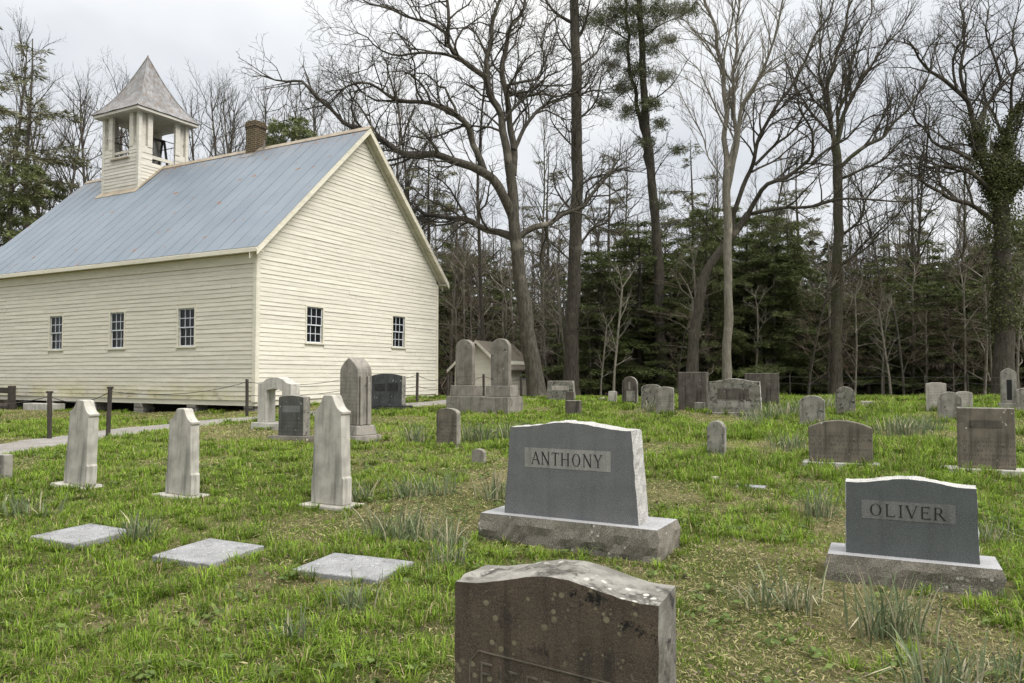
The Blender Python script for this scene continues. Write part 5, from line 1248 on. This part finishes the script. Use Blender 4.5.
# ---- far wood on the slope behind: nobody could count it
def far_wood():
    r = random.Random(91); g = np.random.default_rng(91); big, mid_, tw = [], [], []
    for k in range(380):
        d = r.uniform(68, 135); x = r.uniform(-.78, .78)*d; z = G(x, d)+8*0; H = r.uniform(11, 19)
        top = (x+r.uniform(-1, 1), d, z+H); big.append(([(x, d, z-2), ((x+top[0])/2+r.uniform(-.4,.4), d, z+H*.5), top], [r.uniform(.12, .26), .1, .02]))
        for j in range(20):
            t = r.uniform(.2, .97); a = r.uniform(0, 6.28); L = r.uniform(1.5, 4.)*(1.25-t); e = r.uniform(.3, 1.1)
            p = (x+(top[0]-x)*t, d, z+H*t); q = (p[0]+math.cos(a)*L, p[1]+math.sin(a)*L, p[2]+L*e); mid_.append(([p, ((p[0]+q[0])/2, (p[1]+q[1])/2, (p[2]+q[2])/2+.15), q], [.05, .035, .012]))
            for i in range(4):
                u = r.uniform(.3, 1); b = (p[0]+(q[0]-p[0])*u, p[1]+(q[1]-p[1])*u, p[2]+(q[2]-p[2])*u)
                c = (b[0]+r.gauss(0,.6), b[1]+r.gauss(0,.6), b[2]+r.uniform(.2, 1.2)); tw.append(([b, ((b[0]+c[0])/2, (b[1]+c[1])/2+.1, (b[2]+c[2])/2), c], [.018, .015, .01]))
    brush = []
    for k in range(5200):
        d = r.uniform(38, 120); x = r.uniform(-.2 if d < 60 else -.75, .76)*d; z = G(x, d); h = r.uniform(.8, 3.2)
        brush.append(([(x, d, z), (x+r.gauss(0,.2), d+r.gauss(0,.2), z+h*.5), (x+r.gauss(0,.7), d+r.gauss(0,.5), z+h)], [.03, .024, .012]))
    me = tubemesh('far_wood', [(big, 5, 0), (mid_, 3, 1), (tw, 3, 1), (brush, 3, 2)], [M['dark_bark'], M['twig'], M['brush']])
    o = link('far_wood', me); tag(o, 'hazy mass of bare trunks and brush on the slope far behind', 'woodland', kind='stuff')
    Pn, Dn = [], []
    for k in range(150):
        d = r.uniform(62, 125); x = r.uniform(-.75, .78)*d; z = G(x, d); H = r.uniform(5, 13); n = 520
        t = g.random(n); rr_ = (1-t)**.6*H*.26*np.sqrt(g.random(n))+.2; a = g.uniform(0, 6.28, n)
        Pn.append(np.stack([x+np.cos(a)*rr_, d+np.sin(a)*rr_, z+.3+t*H], 1)); dv = np.stack([np.cos(a), np.sin(a), -.2+0*a], 1)+g.normal(0, .5, (n, 3)); Dn.append(dv/np.linalg.norm(dv, axis=1)[:, None])
    Pn = np.concatenate(Pn); Dn = np.concatenate(Dn); n = len(Pn)
    V, Fi = needle_quads(Pn, Dn, g.uniform(.5, 1.1, n), g.uniform(.2, .4, n))
    o = link('far_evergreens', npmesh('far_evergreens', V, [Fi], [M['needle']], col=np.repeat(greens(n, g, (.028,.038,.018), (.065,.08,.04)), 4, 0))); tag(o, 'dark evergreen mass among the far trunks on the slope', 'woodland', kind='stuff')
far_wood()

# ------------------------------------------------------------------ grass and ground plants
def church_in(x, y, m=.1):
    dx, dy = x-CC[0], y-CC[1]; lx = dx*math.cos(CA)-dy*math.sin(CA); ly = dx*math.sin(CA)+dy*math.cos(CA)
    return (lx > -CL-m) & (lx < m) & (ly > -m) & (ly < CW+m)
def path_in(x, y, k=.9):
    d = np.full(len(x), 99.)
    for i in range(0, 160, 2): d = np.minimum(d, (x-pc[i, 0])**2+(y-pc[i, 1])**2-(wv[i]*k)**2)
    return d < 0
def rect_in(x, y, cx, cy, yaw, x0, x1, y0, y1):
    a = R(yaw); dx, dy = x-cx, y-cy; lx = dx*math.cos(a)-dy*math.sin(a); ly = dx*math.sin(a)+dy*math.cos(a)
    return (lx > x0) & (lx < x1) & (ly > y0) & (ly < y1)
BLOCK = [(x, y, yw, -w/2-.015, w/2+.015, -.035, d+.015) for (x, y, yw, w, d) in FLATS]+[(.48,6.55,29,-.86,.86,-.15,.46),(2.84,5.5,26,-.64,.64,-.14,.36),(.15,3.0,24,-.42,.42,-.01,.31),
    (-5.27,9.31,28,-.34,.34,-.14,.32),(-3.78,8.75,28,-.33,.33,-.14,.30),(-1.97,8.23,28,-.33,.33,-.14,.32),(-.93,19.95,30,-1,1,0,.8),(4.51,10.7,24,-.52,.52,-.1,.25),(6.25,10.2,22,-.57,.57,-.13,.3)]
g = np.random.default_rng(17)
def scatter(n, ymin, ymax, pw):
    # area-uniform in the view wedge would be pw=2; smaller pw puts more blades close by
    u = g.random(n); y = (ymin**pw+u*(ymax**pw-ymin**pw))**(1/pw); x = (g.random(n)*2-1)*(y*.72+.7); return x, y
def keep_mask(x, y):
    k = ~church_in(x, y) & ~path_in(x, y)
    for b in BLOCK: k &= ~rect_in(x, y, *b)
    return k
x, y = scatter(820000, 1.7, 33.5, .74)
k = keep_mask(x, y) & (y < 31.5+2.5*(fbm(x*.5, y*.5, 3)-.5)); x, y = x[k], y[k]; n = len(x); z = gh(x, y)
lush = fbm(x*.55+3, y*.55, 11, 4); tuft = fbm(x*2.3, y*2.3, 21, 3); fine = vnoise(x*9, y*9, 31)
lush = lush+.035*sm(3.4, 6.5, y)+.05*sm(5, 14, y)+.03*sm(2, 6, x)-.05*sm(14, 20, y)*sm(-3, -6, x)
dry = sm(.54, .42, lush+.34*(tuft-.5)+.16*(fine-.5))            # 1 = straw patch
hgt = (.016+.030*g.random(n))*(1+1.5*sm(.50, .72, tuft)*sm(.42, .58, lush))*(1-.45*dry)
hgt *= 1+.55*sm(9, 20, y)
wid = (.0023+.0018*g.random(n))*(1+(y/6.5)**.9)
ang = g.uniform(0, 2*math.pi, n); lean = g.uniform(.15, .95, n)+.6*dry*g.random(n)
dx, dy = np.cos(ang), np.sin(ang); sxv, syv = -dy*wid*.5, dx*wid*.5
B = np.stack([x, y, z-.005], 1); S = np.stack([sxv, syv, 0*x], 1)
mid = B+np.stack([dx*hgt*lean*.35, dy*hgt*lean*.35, hgt*.62], 1); tip = B+np.stack([dx*hgt*lean*1.1, dy*hgt*lean*1.1, hgt*(1.05-.35*lean)], 1)
V = np.stack([B-S, B+S, mid+S*.75, mid-S*.75, tip], 1).reshape(-1, 3); I = np.arange(n)[:, None]*5
ga = np.array([.062,.105,.010]); gb = np.array([.222,.335,.036]); gc = np.array([.40,.335,.19]); gd = np.array([.20,.15,.075])
def grass_col(t, isd):
    n = len(t); u = g.random((n, 1)); c = ga*(1-t[:, None])+gb*t[:, None]
    return np.where(isd[:, None], gc*u+gd*(1-u), c)*(1+.18*g.normal(0, 1, (n, 1)).clip(-2, 2))
t = np.clip(.45+.9*(tuft-.5)+.5*(g.random(n)-.5)+.35*sm(6, 14, y), 0, 1)
isd = g.random(n) < .17+.45*dry
col = grass_col(t, isd)
# taller tussocks of rank grass leaning out of their crowns
tx, ty = scatter(17000, 1.8, 31, 1.0); kt = keep_mask(tx, ty) & (fbm(tx*.55+3, ty*.55, 11, 4)+.30*(fbm(tx*1.9, ty*1.9, 61, 2)-.5)+.025*sm(3.4, 6.5, ty)+.05*sm(.0, .25, tx/ty)*sm(6, 9, ty)+.10*(g.random(17000)-.5) > .515); tx, ty = tx[kt], ty[kt]; ex, ey = [], []
for (cx_, cy_, yw_, a_, b_, c_, d_) in FOOT+BLOCK+[(-4.92,15.9,28,-.55,.55,-.12,.42),(-3.96,13.8,22,-.41,.41,-.1,.28),(-2.87,13.5,40,-.4,.4,-.16,.5),(-3.42,20.8,16,-.6,.6,-.15,.42),(-1.11,13.05,28,-.28,.28,-.1,.22),(5.62,19.45,20,-.67,.67,-.28,.5)]:
    k_ = R(yw_); P4 = [(a_,c_),(b_,c_),(b_,d_),(a_,d_)]
    for p_, q_ in zip(P4, P4[1:]+P4[:1]):
        n_ = max(1, int(math.hypot(q_[0]-p_[0], q_[1]-p_[1])/.075)); f_ = g.random(n_); f_ = f_[g.random(n_) < .30]; o_ = g.uniform(.02, .07, len(f_))
        lx_ = p_[0]+(q_[0]-p_[0])*f_; ly_ = p_[1]+(q_[1]-p_[1])*f_; nx2, ny2 = (q_[1]-p_[1]), -(q_[0]-p_[0]); nl_ = math.hypot(nx2, ny2)+1e-9; lx_ = lx_+nx2/nl_*o_; ly_ = ly_+ny2/nl_*o_
        ex.append(cx_+lx_*math.cos(k_)+ly_*math.sin(k_)); ey.append(cy_-lx_*math.sin(k_)+ly_*math.cos(k_))
tx = np.concatenate([tx]+ex); ty = np.concatenate([ty]+ey); nt = len(tx); m_ = 34
R_ = np.repeat(g.uniform(.03, .11, nt), m_); R_[-m_*sum(len(q) for q in ex):] = .03; H2 = np.repeat(g.uniform(.045, .13, nt)*(1+.3*sm(8, 20, ty))*(1+.55*sm(.05, .25, tx/ty)*sm(7.5, 10, ty)*vnoise(tx*.7, ty*.7, 77)*1.6), m_); tt = np.repeat(np.clip(.5+.3*g.normal(0, 1, nt), .0, 1), m_)
N2 = nt*m_; a2 = g.uniform(0, 2*math.pi, N2); r2 = R_*np.sqrt(g.random(N2)); x2 = np.repeat(tx, m_)+np.cos(a2)*r2; y2 = np.repeat(ty, m_)+np.sin(a2)*r2
k2 = keep_mask(x2, y2); x2, y2, a2, H2, tt = x2[k2], y2[k2], a2[k2], H2[k2], tt[k2]; N2 = len(x2); h2 = H2*g.uniform(.5, 1.15, N2); l2 = g.uniform(.2, 1.3, N2); a2 = a2+g.normal(0, .7, N2)
w2 = (.0024+.0018*g.random(N2))*(1+(y2/6.5)**.9); d2x, d2y = np.cos(a2), np.sin(a2)
B2 = np.stack([x2, y2, gh(x2, y2)-.005], 1); S2 = np.stack([-d2y*w2*.5, d2x*w2*.5, 0*x2], 1)
M2 = B2+np.stack([d2x*h2*l2*.4, d2y*h2*l2*.4, h2*.68], 1); T2 = B2+np.stack([d2x*h2*l2*1.15, d2y*h2*l2*1.15, h2*(1.08-.42*l2)], 1)
V2 = np.stack([B2-S2, B2+S2, M2+S2*.8, M2-S2*.8, T2], 1).reshape(-1, 3)
x3, y3 = scatter(300000, 1.75, 26, .8); k3 = keep_mask(x3, y3); x3, y3 = x3[k3], y3[k3]
l3 = fbm(x3*.55+3, y3*.55, 11, 4)+.035*sm(3.4, 6.5, y3)+.05*sm(5, 14, y3)+.03*sm(2, 6, x3); k3 = g.random(len(x3)) < .17+.36*sm(.52, .42, l3); x3, y3 = x3[k3], y3[k3]; N3 = len(x3)
a3 = g.uniform(0, 2*math.pi, N3); L3 = g.uniform(.018, .06, N3); w3 = (.0019+.0015*g.random(N3))*(1+(y3/6.5)**.9); d3x, d3y = np.cos(a3), np.sin(a3); a3b = a3+g.normal(0, .5, N3)
B3 = np.stack([x3, y3, gh(x3, y3)+g.uniform(.002, .03, N3)], 1); S3 = np.stack([-d3y*w3*.5, d3x*w3*.5, .3*w3*g.normal(0, 1, N3)], 1)
M3 = B3+np.stack([d3x*L3*.5, d3y*L3*.5, L3*g.uniform(0, .35, N3)], 1); T3 = M3+np.stack([np.cos(a3b)*L3*.5, np.sin(a3b)*L3*.5, L3*g.uniform(-.2, .15, N3)], 1)
V3 = np.stack([B3-S3, B3+S3, M3+S3, M3-S3, T3], 1).reshape(-1, 3); u3 = g.random((N3, 1)); c3 = (np.array([.42,.375,.20])*u3+np.array([.19,.175,.07])*(1-u3))*(1+.2*g.normal(0, 1, (N3, 1)).clip(-2, 2))
V = np.concatenate([V, V2, V3]); I = np.arange(n+N2+N3)[:, None]*5; col = np.concatenate([col, grass_col(np.clip(tt+.25*g.normal(0, 1, N2), 0, 1), g.random(N2) < .10), c3])
o = link('grass', npmesh('grass', V, [np.concatenate([I, I+1, I+2, I+3], 1), np.concatenate([I+3, I+2, I+4], 1)], [M['grass']], col=np.repeat(col, 5, 0)))
tag(o, 'patchy spring grass, bright green with straw-coloured worn areas', 'grass', kind='stuff')
# fallen leaves
def fallen(n, ymin, ymax, pw, size, name, label, cols, lift=.012):
    x, y = scatter(n, ymin, ymax, pw); k = keep_mask(x, y); x, y = x[k], y[k]; n = len(x)
    c = np.stack([x, y, gh(x, y)+lift+.02*g.random(n)], 1); nr = np.tile([0, 0, 1.], (n, 1)); nr[:] += 0
    V, Fi, cc = leaf_quads(c, nr, size*g.uniform(.6, 1.3, n), greens(n, g, *cols, .4), g, .55, .35)
    o = link(name, npmesh(name, V, [Fi], [M['dead_leaf']], col=cc)); tag(o, label, 'leaves', kind='stuff')
fallen(14000, 1.8, 24, .9, .034, 'fallen_leaves', 'small curled brown leaves scattered through the grass', ((.022,.018,.016), (.17,.13,.085)))
# broad-leaved weeds
x, y = scatter(1500, 2, 13, 1.1); k = keep_mask(x, y) & (fbm(x*.8, y*.8, 41)-.06*sm(-.5, .2, x/y) > .45); x, y = x[k], y[k]; Cn, Nn, Sn = [], [], []
for a, b in zip(x, y):
    z = G(a, b); m = int(g.integers(5, 10)); th = g.uniform(0, 6.28, m); rr_ = g.uniform(.01, .06, m)
    Cn.append(np.stack([a+np.cos(th)*rr_, b+np.sin(th)*rr_, z+.03+.03*g.random(m)], 1)); Nn.append(np.stack([np.cos(th)*.5, np.sin(th)*.5, np.ones(m)], 1)); Sn.append(g.uniform(.03, .065, m))
Cn = np.concatenate(Cn); n = len(Cn); V, Fi, cc = leaf_quads(Cn, np.concatenate(Nn), np.concatenate(Sn), greens(n, g, (.07,.11,.025), (.14,.19,.05)), g, .6, .25)
o = link('weeds', npmesh('weeds', V, [Fi], [M['leaf']], col=cc)); tag(o, 'low broad-leaved weeds dotted through the near grass', 'weeds', kind='stuff')
# leaf litter in the wood
x = g.uniform(-8, 40, 26000); y = g.uniform(31.5, 60, 26000); c = np.stack([x, y, gh(x, y)+.02], 1); n = len(x)
V, Fi, cc = leaf_quads(c, np.tile([0, 0, 1.], (n, 1)), g.uniform(.08, .2, n), greens(n, g, (.05,.036,.024), (.15,.11,.075), .3), g, .7, .5)
o = link('leaf_litter', npmesh('leaf_litter', V, [Fi], [M['dead_leaf']], col=cc)); tag(o, 'brown leaf litter covering the floor of the wood', 'leaves', kind='stuff')

# daffodil clumps: strap leaves and dry stalks
def clump(x, y, w, d, h, nl, label, seed, pale=.35, flop=.5, yaw=0):
    q = np.random.default_rng(seed); nl = int(nl*1.5); px = q.normal(0, w*.35, nl); py = q.normal(0, d*.35, nl)
    out = px/(w+.01)*1.3; outy = py/(d+.01)*1.3
    th = np.arctan2(outy+q.normal(0, .5, nl), out+q.normal(0, .5, nl)); ht = h*1.15*q.uniform(.5, 1.2, nl); ln = q.uniform(.05, .32, nl)+flop*.8*q.random(nl)**3
    wd = q.uniform(.005, .009, nl)*(1+.05*y); fold = q.random(nl) < .22*flop*2
    V, Fs, cc = [], [], []
    ca, cb, cd = np.array([.095,.130,.065]), np.array([.215,.255,.14]), np.array([.40,.36,.25])
    for i in range(nl):
        dx, dy = math.cos(th[i]), math.sin(th[i]); fx, fy = -dy*wd[i]*.5, dx*wd[i]*.5
        if q.random() < .5: fx, fy = wd[i]*.5*dx, wd[i]*.5*dy
        pts = []
        for s in (0, .3, .6, .85, 1.):
            r_ = ln[i]*ht[i]*s**1.8; zz = ht[i]*(s-.35*ln[i]*s**2.2)
            if fold[i] and s > .6: r_ += (s-.6)*ht[i]*.6; zz -= (s-.6)*ht[i]*1.1
            pts.append((px[i]+dx*r_, py[i]+dy*r_, zz))
        b = len(V); dead = q.random() < pale*.5; t = q.random(); c = (cd if dead else ca*(1-t)+cb*t)*q.uniform(.8, 1.2)
        for j, p in enumerate(pts):
            k = (1, 1, .95, .7, .15)[j]; V += [(p[0]-fx*k, p[1]-fy*k, p[2]), (p[0]+fx*k, p[1]+fy*k, p[2])]; cc += [c, c]
        Fs += [(b+2*j, b+2*j+1, b+2*j+3, b+2*j+2) for j in range(4)]
    o = link('daffodil_clump', npmesh('daffodil_clump', V, [np.array(Fs)], [M['leaf']], col=np.array(cc)), loc=(x, y, G(x, y)-.01)); o.rotation_euler.z = -R(yaw)
    tag(o, label, 'plant', 'daffodil clumps in the grass'); return o
for i, a in enumerate([
 (2.24, 4.60, .34, .26, .34, 95, 'large grey-green daffodil clump in front of the OLIVER base', .5, .6, 0),
 (1.78, 5.10, .42, .26, .24, 80, 'flopping daffodil clump between ANTHONY and OLIVER with bent pale leaves', .7, .9, 0),
 (2.13, 3.82, .30, .24, .30, 60, 'daffodil clump near the bottom edge right of the brown headstone', .5, .7, 0),
 (2.55, 3.95, .22, .2, .22, 34, 'sparse daffodil shoots near the lower right corner', .5, .7, 0),
 (4.12, 6.7, .25, .2, .24, 34, 'pale-tipped daffodil clump right of the OLIVER headstone', .8, .8, 0),
 (3.05, 7.7, .28, .22, .30, 60, 'upright daffodil clump left of and behind OLIVER', .5, .5, 0),
 (-3.27, 6.72, .20, .16, .26, 45, 'dark daffodil clump at the right corner of the leftmost flat slab', .3, .5, 0),
 (-1.00, 6.85, .40, .26, .30, 100, 'dense daffodil clump behind the flat slab nearest the brown headstone', .4, .6, 0),
 (-.60, 6.62, .36, .26, .24, 70, 'loose daffodil clump left of the ANTHONY base', .6, .9, 0),
 (-.48, 6.02, .18, .18, .20, 36, 'small daffodil clump in front of the left end of the ANTHONY base', .4, .6, 0),
 (-1.02, 5.02, .22, .2, .20, 40, 'short daffodil clump just in front of the nearest flat slab', .4, .6, 0),
 (-1.26, 4.46, .18, .16, .18, 30, 'few thin daffodil shoots in the open grass left of the brown headstone', .4, .6, 0),
 (-4.95, 7.75, .5, .25, .24, 60, 'wide low daffodil clump near the left edge of the graveyard', .4, .8, 0),
 (-1.68, 8.55, .22, .18, .22, 40, 'daffodil clump at the right foot of the tallest white tablet', .3, .5, 0),
 (-1.16, 8.55, .30, .2, .24, 54, 'daffodil clump halfway between the tallest white tablet and ANTHONY', .3, .5, 0),
 (-.80, 8.7, .26, .2, .24, 48, 'daffodil clump in the grass left of the ANTHONY slab top', .3, .5, 0),
 (-.20, 8.5, .22, .2, .30, 50, 'daffodil clump rising right behind the left edge of ANTHONY', .5, .5, 0),
 (-1.70, 13.5, .32, .22, .32, 70, 'daffodil clump between the grey pointed shaft and the brown round tablet', .3, .5, 0),
 (-.62, 13.6, .55, .3, .34, 110, 'long daffodil row right of the brown round-topped tablet', .3, .5, 0),
 (.0, 13.7, .5, .3, .32, 90, 'long daffodil row nearer the ANTHONY headstone top', .3, .5, 0),
 (6.35, 18.6, .8, .3, .36, 120, 'dense daffodil bed in front of the wide mottled headstone', .5, .5, 0),
 (7.05, 18.9, .5, .3, .36, 80, 'dark daffodil clump right of the wide mottled headstone', .3, .4, 0),
 (4.5, 12.5, .4, .3, .34, 70, 'daffodil clump left of the wide brown arched stone', .6, .7, 0),
 (7.45, 14.7, .7, .4, .36, 190, 'big grassy daffodil bed behind the wide brown arched stone', .5, .6, 0),
 (8.3, 15.6, .5, .3, .34, 80, 'daffodil clump between the arched brown stone and the square brown one', .3, .5, 0),
 (5.3, 16.9, .5, .3, .3, 60, 'daffodil clump left of the light grey shouldered tablet', .5, .6, 0),
 (8.6, 21.2, .9, .3, .36, 100, 'row of daffodils along the crest behind the round-topped tablet', .6, .5, 0),
 (3.62, 20.2, .3, .2, .3, 60, 'daffodil clump at the foot of the mottled shouldered tablet', .6, .5, 0),
]): clump(*a[:7], 300+i, a[7], a[8], a[9])

# ------------------------------------------------------------------ sky, sun, camera settings
w = bpy.data.worlds.new('World'); sc.world = w; w.use_nodes = True; t = w.node_tree; bg = t.nodes['Background']
SUN_EL, SUN_AZ = R(50), R(122)      # azimuth clockwise from +y: behind the camera, to the right
sky = t.nodes.new('ShaderNodeTexSky'); sky.sky_type = 'NISHITA'; sky.sun_disc = False; sky.sun_elevation = SUN_EL; sky.sun_rotation = SUN_AZ
tc = t.nodes.new('ShaderNodeTexCoord'); sp3 = t.nodes.new('ShaderNodeSeparateXYZ'); t.links.new(tc.outputs['Generated'], sp3.inputs[0])
def mth(op, a, b):
    x = t.nodes.new('ShaderNodeMath'); x.operation = op
    for i, q in enumerate((a, b)):
        if isinstance(q, (int, float)): x.inputs[i].default_value = q
        else: t.links.new(q, x.inputs[i])
    return x.outputs[0]
zc = mth('MAXIMUM', sp3.outputs[2], 0.); den = mth('ADD', zc, .28)
cb = t.nodes.new('ShaderNodeCombineXYZ'); t.links.new(mth('DIVIDE', sp3.outputs[0], den), cb.inputs[0]); t.links.new(mth('DIVIDE', sp3.outputs[1], den), cb.inputs[1])
nz = t.nodes.new('ShaderNodeTexNoise'); nz.inputs['Scale'].default_value = 1.15; nz.inputs['Detail'].default_value = 6; nz.inputs['Roughness'].default_value = .5; nz.inputs['Distortion'].default_value = .3
t.links.new(cb.outputs[0], nz.inputs['Vector'])
cr = t.nodes.new('ShaderNodeValToRGB'); cr.color_ramp.elements[0].position = .38; cr.color_ramp.elements[0].color = (4.7, 4.98, 5.42, 1); cr.color_ramp.elements[1].position = .64; cr.color_ramp.elements[1].color = (6.7, 6.8, 6.95, 1)
t.links.new(nz.outputs['Fac'], cr.inputs[0])
# overcast sky brightens towards the zenith
zb_ = t.nodes.new('ShaderNodeVectorMath'); zb_.operation = 'SCALE'; t.links.new(cr.outputs[0], zb_.inputs[0]); t.links.new(mth('ADD', mth('MULTIPLY', mth('POWER', zc, 3.0), 2.4), .80), zb_.inputs['Scale'])
wm = t.nodes.new('ShaderNodeMix'); wm.data_type = 'RGBA'; t.links.new(mth('MINIMUM', mth('MULTIPLY', zc, 1.4), 1.), wm.inputs[0]); wm.inputs[6].default_value = (1, 1, 1, 1); wm.inputs[7].default_value = (1.04, 1.0, .93, 1)
wk = t.nodes.new('ShaderNodeVectorMath'); wk.operation = 'MULTIPLY'; t.links.new(zb_.outputs[0], wk.inputs[0]); t.links.new(wm.outputs[2], wk.inputs[1]); zb_ = wk
mx = t.nodes.new('ShaderNodeMix'); mx.data_type = 'RGBA'; mx.inputs[0].default_value = .95; t.links.new(sky.outputs[0], mx.inputs[6]); t.links.new(zb_.outputs[0], mx.inputs[7])
t.links.new(mx.outputs[2], bg.inputs[0]); bg.inputs[1].default_value = .1
ld = bpy.data.lights.new('sun', 'SUN'); ld.energy = 2.0; ld.angle = R(40); ld.color = (1, .965, .92); lo = bpy.data.objects.new('sun', ld); COL.objects.link(lo)
lo.rotation_euler = (math.pi/2-SUN_EL, 0, -SUN_AZ+math.pi); lo.location = (10, -10, 30)
sc.view_settings.view_transform = 'Standard'; sc.view_settings.look = 'None'; sc.view_settings.gamma = 1; sc.view_settings.exposure = .86; sc.view_settings.use_curve_mapping = False
cy = sc.cycles
cy.max_bounces = 5; cy.diffuse_bounces = 3; cy.glossy_bounces = 2; cy.transmission_bounces = 3; cy.transparent_max_bounces = 4
cy.caustics_reflective = False; cy.caustics_refractive = False; cy.use_adaptive_sampling = True; cy.adaptive_threshold = .015
try: cy.use_denoising = True; cy.denoiser = 'OPENIMAGEDENOISE'; cy.denoising_input_passes = 'RGB_ALBEDO_NORMAL'
except Exception: pass
sc.render.film_transparent = False
